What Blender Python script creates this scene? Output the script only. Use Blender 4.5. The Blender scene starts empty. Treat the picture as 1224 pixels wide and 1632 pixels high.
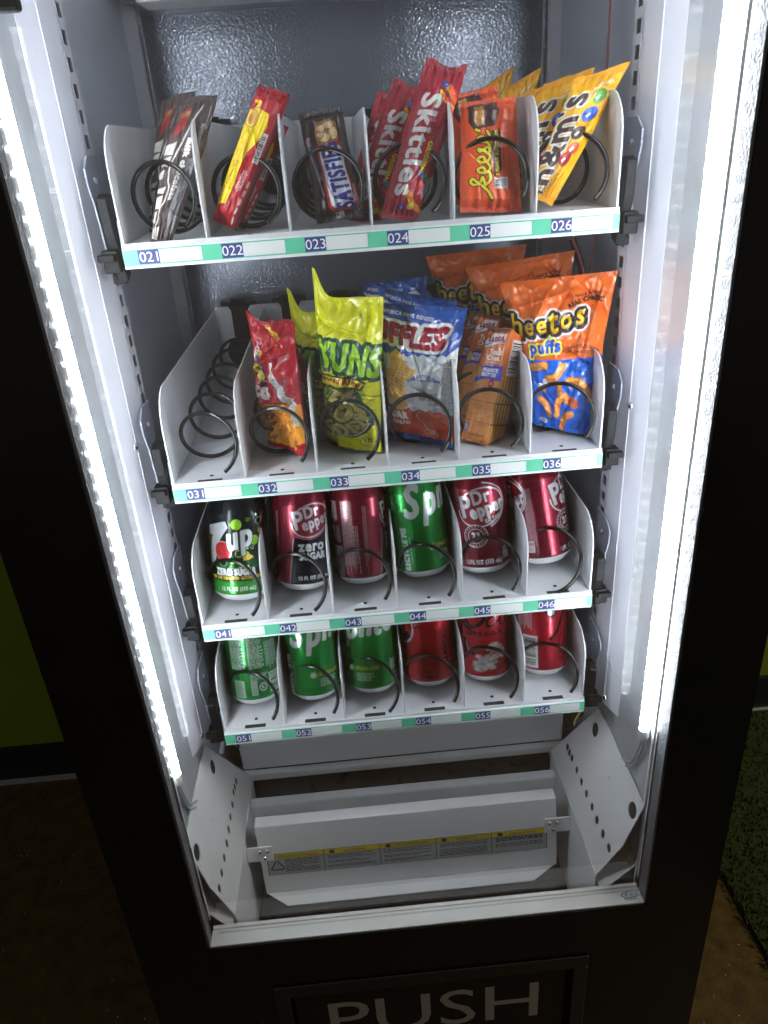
import bpy, bmesh, math, random
import numpy as np
from mathutils import Vector, Matrix
from mathutils.geometry import tessellate_polygon

# ------------------------------------------------------------------ camera, world, exposure
ZS = 1.30                                   # room floor is z = 0; design heights below are measured from the top tray
CAM = np.array([-0.03215, -0.72000, 0.07306])
PITCH, YAW, ROLL, FPX = 0.46569, 0.032925, -0.071784, 1190.0
_c, _s = math.cos, math.sin
_fw = np.array([_s(YAW)*_c(PITCH), _c(YAW)*_c(PITCH), -_s(PITCH)])
_r = np.array([_c(YAW), -_s(YAW), 0.0]); _u = np.cross(_r, _fw)
_r2 = _r*_c(ROLL)+_u*_s(ROLL); _u2 = -_r*_s(ROLL)+_u*_c(ROLL)
sc = bpy.context.scene
cam = bpy.data.cameras.new('camera'); camo = bpy.data.objects.new('camera', cam)
sc.collection.objects.link(camo); sc.camera = camo
cam.sensor_fit = 'HORIZONTAL'; cam.sensor_width = 36.0; cam.lens = 36.0*FPX/1224.0
cam.clip_start = 0.02; cam.clip_end = 60.0
camo.matrix_world = Matrix(((_r2[0], _u2[0], -_fw[0], CAM[0]), (_r2[1], _u2[1], -_fw[1], CAM[1]),
                            (_r2[2], _u2[2], -_fw[2], CAM[2]+ZS), (0, 0, 0, 1)))
w = bpy.data.worlds.new('World'); sc.world = w; w.use_nodes = True
bg = w.node_tree.nodes['Background']; bg.inputs[0].default_value = (1.0, 0.93, 0.82, 1); bg.inputs[1].default_value = 0.10
sc.view_settings.view_transform = 'Standard'; sc.view_settings.look = 'None'
sc.view_settings.exposure = 0.12; sc.view_settings.gamma = 1.0
LED_BASE, LED_CHIP = 25.0, 200.0
sc.cycles.use_denoising = True
sc.cycles.max_bounces = 8; sc.cycles.glossy_bounces = 5; sc.cycles.diffuse_bounces = 4
sc.cycles.transparent_max_bounces = 12
sc.cycles.sample_clamp_indirect = 40.0
sc.cycles.caustics_refractive = False; sc.cycles.caustics_reflective = False
ld = bpy.data.lights.new('ceiling_lamp', 'AREA'); ld.shape = 'DISK'; ld.size = .5; ld.energy = 34.0; ld.color = (1.0, .86, .66)
lo = bpy.data.objects.new('ceiling_lamp', ld); sc.collection.objects.link(lo); lo.location = (2.3, -.9, 1.35)   # the room's weak warm lamp, off to the right
random.seed(7); RNG = np.random.default_rng(7)

def ray(x, y): return _fw+_r2*(x-612)/FPX-_u2*(y-816)/FPX
def px(x, y, X=None, Y=None, Z=None):       # photo pixel -> point on a plane the thing is known to lie in
    d = ray(x, y)
    for i, v in enumerate((X, Y, Z)):
        if v is not None: return CAM+d*(v-CAM[i])/d[i]

# ------------------------------------------------------------------ materials
MAT = {}
def srgb(c):
    c = np.asarray(c, float)/255.0
    return np.where(c <= 0.04045, c/12.92, ((c+0.055)/1.055)**2.4)
def mat(name, col, rough=0.5, metal=0.0, spec=0.5, bump=None, var=None, coat=0.0, rvar=None, emit=None, vcol=False):
    m = bpy.data.materials.new(name); m.use_nodes = True
    nt = m.node_tree; b = nt.nodes['Principled BSDF']; L = nt.links.new
    b.inputs['Base Color'].default_value = (*col, 1); b.inputs['Roughness'].default_value = rough
    b.inputs['Metallic'].default_value = metal; b.inputs['Specular IOR Level'].default_value = spec
    if coat: b.inputs['Coat Weight'].default_value = coat; b.inputs['Coat Roughness'].default_value = 0.08
    tc = nt.nodes.new('ShaderNodeTexCoord')
    if vcol:
        a = nt.nodes.new('ShaderNodeAttribute'); a.attribute_name = 'print'; L(a.outputs['Color'], b.inputs['Base Color'])
    if var:                                  # (scale, other colour, lo, hi)
        n = nt.nodes.new('ShaderNodeTexNoise'); n.inputs['Scale'].default_value = var[0]; n.inputs['Detail'].default_value = 6
        r = nt.nodes.new('ShaderNodeValToRGB'); r.color_ramp.elements[0].position = var[2]; r.color_ramp.elements[1].position = var[3]
        r.color_ramp.elements[0].color = (*col, 1); r.color_ramp.elements[1].color = (*var[1], 1)
        L(tc.outputs['Object'], n.inputs['Vector']); L(n.outputs['Fac'], r.inputs['Fac']); L(r.outputs['Color'], b.inputs['Base Color'])
    if rvar:                                 # (scale, lo, hi)
        n = nt.nodes.new('ShaderNodeTexNoise'); n.inputs['Scale'].default_value = rvar[0]; n.inputs['Detail'].default_value = 5
        mr = nt.nodes.new('ShaderNodeMapRange'); mr.inputs[3].default_value = rvar[1]; mr.inputs[4].default_value = rvar[2]
        mr.inputs[1].default_value = 0.3; mr.inputs[2].default_value = 0.7
        L(tc.outputs['Object'], n.inputs['Vector']); L(n.outputs['Fac'], mr.inputs[0]); L(mr.outputs[0], b.inputs['Roughness'])
    if bump:                                 # list of (kind, scale, strength, distance)
        prev = None
        for kind, scale, st, dist in bump:
            if kind == 'noise':
                n = nt.nodes.new('ShaderNodeTexNoise'); n.inputs['Scale'].default_value = scale; n.inputs['Detail'].default_value = 3; o = n.outputs['Fac']
            else:
                n = nt.nodes.new('ShaderNodeTexVoronoi'); n.inputs['Scale'].default_value = scale; n.feature = 'SMOOTH_F1'; o = n.outputs['Distance']
            L(tc.outputs['Object'], n.inputs['Vector'])
            bp = nt.nodes.new('ShaderNodeBump'); bp.inputs['Strength'].default_value = st; bp.inputs['Distance'].default_value = dist
            L(o, bp.inputs['Height'])
            if prev: L(prev.outputs[0], bp.inputs['Normal'])
            prev = bp
        L(prev.outputs[0], b.inputs['Normal'])
    if emit:
        b.inputs['Emission Color'].default_value = (*emit[0], 1); b.inputs['Emission Strength'].default_value = emit[1]
    MAT[name] = m; return m
mat('white_paint', (.86, .865, .88), .38, bump=[('noise', 900, .06, .0006)], var=(9, (.82, .825, .845), .4, .7))
mat('tray_paint', (.68, .69, .715), .40, bump=[('noise', 700, .06, .0006)], var=(14, (.62, .63, .66), .42, .75), rvar=(30, .3, .5))
mat('rail_paint', (.62, .63, .70), .5, bump=[('noise', 500, .05, .0006)], var=(6, (.52, .53, .60), .4, .7))
mat('zinc_wall', (.60, .63, .67), .38, metal=.45, bump=[('noise', 520, .16, .0005)], var=(40, (.53, .56, .60), .35, .7), rvar=(60, .30, .46))
mat('stucco', (.25, .28, .345), .085, metal=.25, bump=[('voronoi', 360, .45, .0009), ('noise', 700, .2, .0005)], var=(5, (.225, .255, .32), .4, .7))
mat('stucco_bright', (.13, .135, .15), .50, spec=.25, bump=[('voronoi', 420, .6, .0010), ('noise', 800, .3, .0006)])
mat('inner_side', (.60, .63, .70), .42, metal=.55, bump=[('noise', 60, .05, .002)], rvar=(9, .32, .52), var=(4, (.52, .55, .62), .35, .7))
mat('dark_liner', (.085, .088, .105), .35, var=(7, (.035, .036, .045), .4, .7), rvar=(40, .2, .5))
mat('bright_alu', (.84, .85, .84), .34, metal=.2, bump=[('noise', 300, .08, .0005)], rvar=(90, .30, .40))
mat('black_door', (.0055, .0055, .006), .30, spec=.35, rvar=(14, .2, .4))
mat('black_trim', (.012, .012, .013), .32, rvar=(60, .22, .45))
mat('cabinet_black', (.008, .008, .009), .45)
mat('black_plastic', (.0045, .0048, .006), .46, spec=.18, bump=[('noise', 300, .1, .0006)])
mat('wire_black', (.0014, .0014, .0020), .17, spec=.5, bump=[('noise', 260, .08, .0004)])
mat('slot_shade', (.012, .014, .013), .6)  # shade inside the tray slots, put in as near-black colour
mat('hole_shade', (.02, .022, .03), .6)  # shade behind open holes, put in as a dark colour
mat('chrome', (.72, .72, .72), .18, metal=1.0)
mat('steel_plate', (.34, .36, .43), .5, metal=.2, rvar=(60, .42, .6))
mat('green_label', tuple(srgb((96, 196, 158))), .35)
mat('white_card', tuple(srgb((224, 226, 226))), .4)
mat('strip_white', tuple(srgb((232, 234, 236))), .3)
mat('navy_card', tuple(srgb((58, 64, 122))), .4)
mat('digit_white', tuple(srgb((240, 240, 250))), .4)
mat('push_letter', (.24, .23, .21), .42)
mat('sticker_grey', tuple(srgb((186, 190, 194))), .4)
mat('sticker_yellow', tuple(srgb((232, 204, 50))), .4)
mat('ink', (.03, .03, .035), .5)
mat('cable_grey', (.42, .44, .47), .4)
mat('cable_yellow', tuple(srgb((190, 160, 60))), .4)
mat('reflection_red', tuple(srgb((120, 50, 60))), .5)  # red of a wall reflection, carried by thin strands
mat('lid_alu', (.84, .85, .86), .28, metal=.55)
mat('can_print', (1, 1, 1), .27, metal=.62, spec=.5, vcol=True, coat=.2)
mat('film_print', (1, 1, 1), .17, spec=.55, vcol=True, bump=[('noise', 210, .12, .0012)])
mat('wrapper_print', (1, 1, 1), .33, spec=.5, vcol=True, bump=[('noise', 320, .16, .0009)])
mat('blue_tape', tuple(srgb((120, 150, 215))), .4)
mat('room_wall', tuple(srgb((120, 140, 24))), .7, bump=[('noise', 120, .15, .002)], var=(3, tuple(srgb((110, 130, 22))), .4, .7))
mat('baseboard_black', (.010, .012, .014), .5)
mat('floor_brown', tuple(srgb((96, 74, 36))), .55, bump=[('noise', 90, .3, .003)], var=(30, tuple(srgb((70, 52, 22))), .35, .7), rvar=(50, .35, .7))
mat('turf_base', tuple(srgb((46, 56, 18))), .9)
mat('turf', tuple(srgb((78, 96, 28))), .7, var=(25, tuple(srgb((54, 66, 18))), .35, .65))
mat('speck', (.85, .83, .75), .3)

def glass_mat(name, refl):
    m = bpy.data.materials.new(name); m.use_nodes = True; nt = m.node_tree; nt.nodes.clear(); L = nt.links.new
    o = nt.nodes.new('ShaderNodeOutputMaterial'); mx = nt.nodes.new('ShaderNodeMixShader')
    t = nt.nodes.new('ShaderNodeBsdfTransparent'); t.inputs[0].default_value = (.965, .98, .975, 1)
    g = nt.nodes.new('ShaderNodeBsdfGlossy'); g.inputs['Roughness'].default_value = 0.012
    f = nt.nodes.new('ShaderNodeFresnel'); f.inputs['IOR'].default_value = 1.5
    ma = nt.nodes.new('ShaderNodeMath'); ma.operation = 'MULTIPLY'; ma.inputs[1].default_value = refl
    mi = nt.nodes.new('ShaderNodeMath'); mi.operation = 'MINIMUM'; mi.inputs[1].default_value = .2
    L(f.outputs[0], ma.inputs[0]); L(ma.outputs[0], mi.inputs[0]); L(mi.outputs[0], mx.inputs[0]); L(t.outputs[0], mx.inputs[1]); L(g.outputs[0], mx.inputs[2]); L(mx.outputs[0], o.inputs[0])
    MAT[name] = m
glass_mat('glass', 3.0)
def led_mat():
    m = bpy.data.materials.new('led_tube'); m.use_nodes = True; nt = m.node_tree; nt.nodes.clear(); L = nt.links.new
    o = nt.nodes.new('ShaderNodeOutputMaterial'); e = nt.nodes.new('ShaderNodeEmission'); e.inputs[0].default_value = (.885, .930, 1.0, 1)
    tc = nt.nodes.new('ShaderNodeTexCoord'); sp = nt.nodes.new('ShaderNodeSeparateXYZ'); L(tc.outputs['Object'], sp.inputs[0])
    a = nt.nodes.new('ShaderNodeMath'); a.operation = 'MULTIPLY'; a.inputs[1].default_value = 1/0.0157*2*math.pi; L(sp.outputs[2], a.inputs[0])
    c = nt.nodes.new('ShaderNodeMath'); c.operation = 'COSINE'; L(a.outputs[0], c.inputs[0])
    mr = nt.nodes.new('ShaderNodeMapRange'); mr.inputs[1].default_value = .62; mr.inputs[2].default_value = 1.0; mr.inputs[3].default_value = 0; mr.inputs[4].default_value = 1
    L(c.outputs[0], mr.inputs[0])
    p = nt.nodes.new('ShaderNodeMath'); p.operation = 'MULTIPLY_ADD'; p.inputs[1].default_value = LED_CHIP; p.inputs[2].default_value = LED_BASE
    L(mr.outputs[0], p.inputs[0]); L(p.outputs[0], e.inputs[1]); L(e.outputs[0], o.inputs[0]); MAT['led_tube'] = m
led_mat()

# ------------------------------------------------------------------ mesh builder
class MB:
    def __init__(s): s.v = []; s.f = []; s.sm = []
    def add(s, v, f, smooth=False):
        n = len(s.v); s.v += [tuple(float(c) for c in p) for p in v]; s.f += [tuple(i+n for i in q) for q in f]; s.sm += [smooth]*len(f); return s
    def box(s, x0, x1, y0, y1, z0, z1):
        x0, x1 = min(x0, x1), max(x0, x1)
        v = [(x, y, z) for x in (x0, x1) for y in (y0, y1) for z in (z0, z1)]
        return s.add(v, [(0, 1, 3, 2), (4, 6, 7, 5), (0, 4, 5, 1), (2, 3, 7, 6), (0, 2, 6, 4), (1, 5, 7, 3)])
    def prism(s, poly, vec):                 # planar polygon (3D points) extruded along vec
        n = len(poly); vec = np.asarray(vec, float); a = [np.asarray(p, float) for p in poly]; b = [p+vec for p in a]
        return s.add(a+b, [tuple(range(n))[::-1], tuple(range(n, 2*n))]+[(i, (i+1) % n, (i+1) % n+n, i+n) for i in range(n)])
    def plate(s, outer, holes, to3, thick):  # 2D outline with holes; to3(u,v,d) -> 3D point
        loops = [outer]+holes
        tri = tessellate_polygon([[Vector((p[0], p[1], 0)) for p in l] for l in loops])
        flat = [p for l in loops for p in l]; n = len(flat)
        v = [to3(p[0], p[1], 0) for p in flat]+[to3(p[0], p[1], thick) for p in flat]
        f = [tuple(t) for t in tri]+[tuple(i+n for i in t[::-1]) for t in tri]; k = 0
        for l in loops:
            m = len(l); f += [(k+i, k+(i+1) % m, k+(i+1) % m+n, k+i+n) for i in range(m)]; k += m
        return s.add(v, f)
    def tube(s, pts, r, seg=10, cap=True):
        pts = np.asarray(pts, float); n = len(pts)
        t = np.gradient(pts, axis=0); t /= np.linalg.norm(t, axis=1)[:, None]
        up = np.array([0, 0, 1.0]) if abs(t[0][2]) < .9 else np.array([1.0, 0, 0]); v = []
        nrm = np.cross(t[0], up); nrm /= np.linalg.norm(nrm)
        rr = np.broadcast_to(np.asarray(r, float), (n,))
        for i in range(n):
            nrm = nrm-t[i]*np.dot(nrm, t[i]); nrm /= np.linalg.norm(nrm); b = np.cross(t[i], nrm)
            for k in range(seg):
                a = 2*math.pi*k/seg; v.append(pts[i]+rr[i]*(nrm*math.cos(a)+b*math.sin(a)))
        f = [(i*seg+k, i*seg+(k+1) % seg, (i+1)*seg+(k+1) % seg, (i+1)*seg+k) for i in range(n-1) for k in range(seg)]
        s.add(v, f, True)
        if cap: s.add([v[k] for k in range(seg)], [tuple(range(seg))[::-1]]); s.add([v[(n-1)*seg+k] for k in range(seg)], [tuple(range(seg))])
        return s
    def lathe(s, prof, seg=48, c=(0, 0, 0), axis='z'):
        v = []; n = len(prof)
        for r, h in prof:
            for k in range(seg):
                a = 2*math.pi*k/seg
                p = (r*math.cos(a), r*math.sin(a), h) if axis == 'z' else ((h, r*math.cos(a), r*math.sin(a)) if axis == 'x' else (r*math.cos(a), h, r*math.sin(a)))
                v.append((p[0]+c[0], p[1]+c[1], p[2]+c[2]))
        return s.add(v, [(i*seg+k, i*seg+(k+1) % seg, (i+1)*seg+(k+1) % seg, (i+1)*seg+k) for i in range(n-1) for k in range(seg)], True)
    def build(s, name, m, parent=None, bevel=0.0, org=None):
        o3 = np.array(ORG[parent.name]) if parent is not None else (np.array(org) if org is not None else np.zeros(3))
        me = bpy.data.meshes.new(name)
        me.from_pydata([tuple(np.asarray(p)-o3) for p in s.v], [], s.f)
        me.polygons.foreach_set('use_smooth', s.sm); me.materials.append(MAT[m])
        o = bpy.data.objects.new(name, me); sc.collection.objects.link(o)
        if parent is not None: o.parent = parent; ORG[o.name] = tuple(o3)
        else: o.location = tuple(o3); ORG[o.name] = tuple(o3)
        bm = bmesh.new(); bm.from_mesh(me); bmesh.ops.recalc_face_normals(bm, faces=bm.faces); bm.to_mesh(me); bm.free()
        if bevel:
            b = o.modifiers.new('bevel', 'BEVEL'); b.width = bevel; b.segments = 2; b.limit_method = 'ANGLE'
        return o
ORG = {}
def empty(name, loc, label=None, cat=None, group=None):
    e = bpy.data.objects.new(name, None); sc.collection.objects.link(e); e.location = loc; e.empty_display_size = .02; ORG[e.name] = tuple(loc)
    return tag(e, label, cat, group)
def tag(o, label=None, cat=None, group=None, kind=None):
    if label: o['label'] = label
    if cat: o['category'] = cat
    if group: o['group'] = group
    if kind: o['kind'] = kind
    return o

# ------------------------------------------------------------------ text outlines from the built-in font
_tcache = {}
def text_tris(body, sp=1.0):
    key = (body, round(sp, 2))
    if key in _tcache: return _tcache[key]
    cu = bpy.data.curves.new('t', 'FONT'); cu.body = body; cu.space_character = sp; cu.resolution_u = 3
    ob = bpy.data.objects.new('t', cu); sc.collection.objects.link(ob)
    me = bpy.data.meshes.new_from_object(ob.evaluated_get(bpy.context.evaluated_depsgraph_get()))
    v = np.array([p.co[:2] for p in me.vertices]) if len(me.vertices) else np.zeros((0, 2))
    fs = [tuple(p.vertices) for p in me.polygons]
    cnt = {}
    for f in fs:
        for i in range(len(f)):
            k = (f[i], f[(i+1) % len(f)]); k = (min(k), max(k)); cnt[k] = cnt.get(k, 0)+1
    e = np.array([k for k, n in cnt.items() if n == 1]).reshape(-1, 2)
    bpy.data.objects.remove(ob); bpy.data.curves.remove(cu); bpy.data.meshes.remove(me)
    _tcache[key] = (v, fs, e); return _tcache[key]
CAPH = None
def text_mesh(mb, body, x, size, to3, bold=0.0, sx=1.0):
    """flat lettering: cap height = size, centred on x; to3(u,v)->3D"""
    v, fs, e = text_tris(body); cap = text_tris('H')[0][:, 1].max(); k = size/cap
    cx = (v[:, 0].min()+v[:, 0].max())/2
    mb.add([to3(x+(p[0]-cx)*k*sx, p[1]*k) for p in v], fs)

# ------------------------------------------------------------------ the room round the machine
fl = MB().box(-4, 4, -3.2, .73, -1.34, -1.30).build('floor', 'floor_brown', None); tag(fl, kind='structure')
wl = MB().box(-4, 4, .71, .80, -1.30, 1.6).build('room_wall', 'room_wall'); tag(wl, kind='structure')
bb = MB().box(-4, 4, .698, .7098, -1.298, -1.195).build('baseboard', 'baseboard_black', wl)
MB().box(-4, 4, .690, .6978, -1.2995, -1.289).build('baseboard_strip', 'cable_grey', wl)
# turf mat: backing sheet with a ragged edge plus blades
def turf():
    m = MB(); m.box(.628, 2.4, -1.4, .688, -1.2995, -1.290)
    root = m.build('turf_mat', 'turf_base', None, org=(1.2, -.3, -1.30))
    tag(root, 'green artificial turf mat lying on the brown floor beside the machine', 'turf mat')
    n = 26000; r = np.random.default_rng(3)
    x = .622+r.random(n)**1.3*1.1; y = -.75+r.random(n)*1.43
    h = .008+r.random(n)*.012; a = r.random(n)*6.28; lean = r.random(n)*.008; wd = .0012+r.random(n)*.001
    b = np.stack([x, y, np.full(n, -1.2905)], 1); d = np.stack([np.cos(a), np.sin(a), 0*a], 1); p = np.stack([-np.sin(a), np.cos(a), 0*a], 1)
    v = np.stack([b-p*wd[:, None], b+p*wd[:, None], b+d*lean[:, None]+np.stack([0*a, 0*a, h], 1)], 1).reshape(-1, 3)-np.array(ORG['turf_mat'])
    me = bpy.data.meshes.new('turf_blades'); me.vertices.add(3*n); me.loops.add(3*n); me.polygons.add(n)
    me.vertices.foreach_set('co', v.ravel()); me.loops.foreach_set('vertex_index', np.arange(3*n))
    me.polygons.foreach_set('loop_start', np.arange(0, 3*n, 3)); me.polygons.foreach_set('loop_total', np.full(n, 3)); me.update()
    me.materials.append(MAT['turf']); o = bpy.data.objects.new('turf_blades', me); sc.collection.objects.link(o); o.parent = root; tag(o, kind='stuff')
turf()
def specks():
    m = MB(); r = random.Random(5)
    for k in range(130):
        x, y = (r.uniform(-1.0, -.45), r.uniform(-.2, .66)) if k % 2 else (r.uniform(.40, .62), r.uniform(-.3, .3))
        s = r.uniform(.0006, .0016); z = -1.2995
        m.add([(x-s, y, z), (x, y-s, z), (x+s, y, z), (x, y+s, z), (x, y, z+s*1.2)], [(0, 1, 4), (1, 2, 4), (2, 3, 4), (3, 0, 4)])
    o = m.build('floor_grit', 'speck', fl); tag(o, kind='stuff')
specks()

# ------------------------------------------------------------------ the machine
VM = empty('vending_machine', (0.005, .15, -1.30), 'black glass-front vending machine with lit shelves of snacks and soda', 'vending machine')
OL, OR, OB, OT = -.2575, .2675, -.770, .300           # clear window in the door
DL, DR = -.340, .350
d = MB(); d.box(DL, OL, -.150, -.1205, -1.27, .40); d.box(OR, DR, -.150, -.1205, -1.27, .40)
d.box(OL, OR, -.150, -.1205, OT, .40); d.box(OL, OR, -.150, -.1205, -.853, OB)
d.box(OL, -.193, -.150, -.1205, -1.27, -.853); d.box(.202, OR, -.150, -.1205, -1.27, -.853); d.box(-.193, .202, -.150, -.1205, -1.27, -1.02)
door = d.build('door_frame', 'black_door', VM)
MB().box(OL-.001, OL+.0025, -.1475, -.1350, OB, OT).build('window_trim', 'stucco_bright', VM)
MB().box(OR-.0025, OR+.001, -.1475, -.1300, OB, OT).build('window_trim', 'stucco_bright', VM)
t = MB()
t.box(OL+.0025, OR-.0025, -.1475, -.1270, OB-.001, OB+.002)
t.build('window_trim', 'bright_alu', VM)
# double glazing: spacer bars with their row of vent holes
for nm, bx in (('left', (OL-.0030, OL-.0001, -.1200, -.1172, OB+.009, OT)), ('right', (OR+.0001, OR+.0030, -.1200, -.1172, OB+.009, OT)), ('low', (OL+.003, OR-.003, -.1268, -.1222, OB-.001, OB+.0045))):
    o = MB().box(*bx).build('spacer_bar', 'bright_alu', VM, .0008)
dots = MB()
for k in range(150):
    x = OL+.012+k*(OR-OL-.024)/149; dots.box(x-.0008, x+.0008, -.1318, -.1300, OB+.0021, OB+.0026)
dots.build('spacer_perforation', 'cable_grey', VM)['kind'] = 'stuff'
for nm, y in (('outer', -.1485), ('inner', -.1190)):
    m = MB(); m.add([(OL+.0006, y, OB+.001), (OR-.0006, y, OB+.001), (OR-.0006, y, OT), (OL+.0006, y, OT)], [(0, 1, 2, 3)])
    m.build('glass_pane', 'glass', VM)
ck = MB()                                               # safety mark etched in the glass corner
P = lambda u, v: (.2475+u, -.1490, OB+.0195+v)
for dx in (-.006, 0, .006): text_mesh(ck, 'C', dx, .0045, P)
text_mesh(ck, 'E000026', 0, .0030, lambda u, v: (.2475+u, -.1490, OB+.0115+v))
ring = [( .2475+.0125*math.cos(a), -.1490, OB+.0216+.0056*math.sin(a)) for a in np.linspace(0, 2*math.pi, 33)]
ck.tube(ring, .0003, 5, False); ck.build('glass_mark', 'ink', VM)
# push door
pf = MB(); pf.box(-.1925, .2015, -.1530, -.1503, -.876, -.8535); pf.box(-.1925, -.174, -.1530, -.1503, -1.02, -.876); pf.box(.183, .2015, -.1530, -.1503, -1.02, -.876)
pf.build('push_surround', 'black_trim', VM, .0022)
MB().box(-.1928, .2018, -.1385, -.1365, -1.0198, -.8532).build('push_gap_mask', 'cabinet_black', VM)  # added dark sheet; keeps the lit interior from showing round the flap
fp = MB().box(-.171, .176, -.1455, -.1415, -1.018, -.8785).build('push_flap', 'black_door', VM, .001)
pl = MB(); text_mesh(pl, 'PUSH', .006, .072, lambda u, v: (u, -.1458, -.979+v), sx=1.14); pl.build('push_lettering', 'push_letter', fp)
# cabinet shell
cb = MB(); cb.box(DL, DL+.004, -.1195, .52, -1.27, .40); cb.box(DR-.004, DR, -.1195, .52, -1.27, .40); cb.box(DL+.004, DR-.004, .514, .52, -1.27, .40)
cb.box(DL+.004, DR-.004, -.1195, .514, .394, .40); cb.box(DL+.004, DR-.004, -.1195, .514, -1.27, -1.264); cb.build('cabinet_shell', 'cabinet_black', VM)
for sx in (-1, 1):
    for y in (-.08, .47): MB().lathe([(.0, -1.30), (.02, -1.30), (.02, -1.285), (.012, -1.283), (.012, -1.2698)], 20, (.005+sx*.31, y, 0)).build('foot', 'black_plastic', VM)
# interior skin
MB().box(-.268, .268, .452, .458, -.95, .33).build('back_panel', 'stucco', VM)
for sx in (-1, 1):
    MB().box(sx*.268, sx*.273, -.1165, .002, -.95, .33).build('side_panel', 'zinc_wall', VM)
    MB().box(sx*.2679, sx*.273, .0022, .4518, -.95, .33).build('side_panel', 'inner_side', VM)
    MB().box(sx*.2655, sx*.2678, -.1165, -.114+.002, -.95, .33).build('edge_bead', 'bright_alu', VM)
    # front rail: painted cover, second flange, slotted upright
    MB().prism([(sx*a, b, -.600) for a, b in ((.2679, -.0120), (.2674, -.0120), (.2580, .0140), (.2572, .0142), (.2528, .0420), (.2527, .0465), (.2679, .0465))], (0, 0, .93)).build('rail_cover', 'rail_paint', VM, .0006)
    for (yc, yw, y0, y1, z0) in ((.0565, .0054, .0467, .068, -.600), (.383, .0085, .366, .400, -.600)):
        zt = .33; h = []
        k = math.ceil((z0+.012-.0853)/.0203)
        zc = .0853+k*.0203
        while zc < zt-.01:
            h.append([(yc-yw, zc-.0057), (yc+yw, zc-.0057), (yc+yw, zc+.0057), (yc-yw, zc+.0057)]); zc += .0203
        m = MB(); m.plate([(y0, z0), (y1, z0), (y1, zt), (y0, zt)], h, lambda u, v, dd: (sx*(.2525+dd), u, v), .0015)
        m.box(sx*.2541, sx*.2678, y1-.0015, y1, z0, zt)
        if yc > .2: m.box(sx*.2541, sx*.2678, y0, y0+.0015, z0, zt)
        m.build('slotted_rail', 'rail_paint', VM)
        MB().box(sx*.2660, sx*.2677, yc-.006, yc+.006, z0, zt).build('rail_slot_shade', 'hole_shade', VM)  # dark strip behind the slots paints the shade inside the rail
    for z in (.195, -.196, -.590): MB().lathe([(0, sx*-.0018), (.0022, sx*-.0016), (.0040, 0), (.0040, sx*.001)], 16, (sx*.2580 if z > -.5 else sx*.2580, .014, z), 'x').build('screw', 'chrome', VM)
    # light strip: channel, glowing tube, end cap, cable
    MB().box(sx*.2625, sx*.2678, -.0975, -.0895, -.545, .33).build('light_channel', 'bright_alu', VM)
    lt = MB(); lt.lathe([(0, -.532), (.0040, -.531), (.0052, -.527), (.0052, .33)], 20, (sx*.2590, -.1055, 0)); ltb = lt.build('light_tube', 'led_tube', VM)
    MB().lathe([(0, -.5475), (.0050, -.547), (.0058, -.543), (.0058, -.5322)], 20, (sx*.2590, -.1055, 0)).build('light_end_cap', 'white_card', VM)
    for off in (0, .005):
        cpts = [(sx*.260, -.105+off, -.547), (sx*.2605, -.104+off, -.560), (sx*.262, -.092+off, -.59), (sx*.263, -.080+off, -.615), (sx*.2625, -.062+off*2, -.632)]
        tt = np.linspace(0, 4, 30); cp = np.stack([np.interp(tt, range(5), [q[i] for q in cpts]) for i in range(3)], 1)
        for _ in range(3): cp[1:-1] = (cp[:-2]+2*cp[1:-1]+cp[2:])/4
        MB().tube(cp, .0016, 8).build('light_cable', 'cable_grey', VM)
MB().box(-.2690, -.2655, -.0880, -.0815, -.282, -.262).build('tape_patch', 'blue_tape', VM)
# cooling box under the roof
ev = MB(); ev.box(-.236, .236, .300, .360, .224, .33); ev.build('cooler_front', 'white_paint', VM, .003)
ev2 = MB(); holes = []
for k in range(5):
    cx = -.19+k*.088; holes.append([(cx+.026*math.cos(a), .398+.012*math.sin(a)) for a in np.linspace(0, 2*math.pi, 24, endpoint=False)])
ev2.plate([(-.262, .361), (.262, .361), (.262, .4515), (-.262, .4515)], holes, lambda u, v, dd: (u, v, .232+dd), .002).build('cooler_grille', 'inner_side', VM)
MB().box(-.262, .262, .361, .4515, .262, .264).build('cooler_hole_shade', 'hole_shade', VM)  # dark sheet above the grille holes in place of shade
MB().box(-.268, .268, -.1165, .452, .3302, .334).build('roof_panel', 'white_paint', VM)
MB().box(-.262, -.2290, -.1140, -.1060, .162, .30).build('corner_cover', 'black_plastic', VM, .003)
# lower bay
MB().box(-.268, .268, -.1165, .452, -.955, -.951).build('bay_floor', 'dark_liner', VM)
b = MB(); b.box(-.250, .250, .150, .154, -.790, -.585); b.box(-.250, .250, .138, .1498, -.803, -.7902); b.build('bay_back', 'white_paint', VM, .002)
MB().box(-.245, .245, .084, .100, -.860, -.797).build('cross_bar', 'white_paint', VM, .003)
fl2 = MB(); fl2.prism([(-.2165, .012, -.760), (-.2165, .030, -.760), (-.2165, .030, -.765), (-.2165, .0145, -.765), (-.2145, .0025, -.880), (-.2145, -.0005, -.880)], (.418, 0, 0))
flap = fl2.build('hopper_flap', 'white_paint', VM, .001)
zb = -.881
lip = MB(); lip.prism([(-.2145, .0020, zb), (.2015, .0020, zb), (.165, -.022, zb+.001), (-.183, -.022, zb+.001)], (0, 0, -.0015)); lip.build('lip', 'white_paint', flap)
def fy(z): return .012+(z+.760)/(-.120)*(-.0125)
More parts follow.
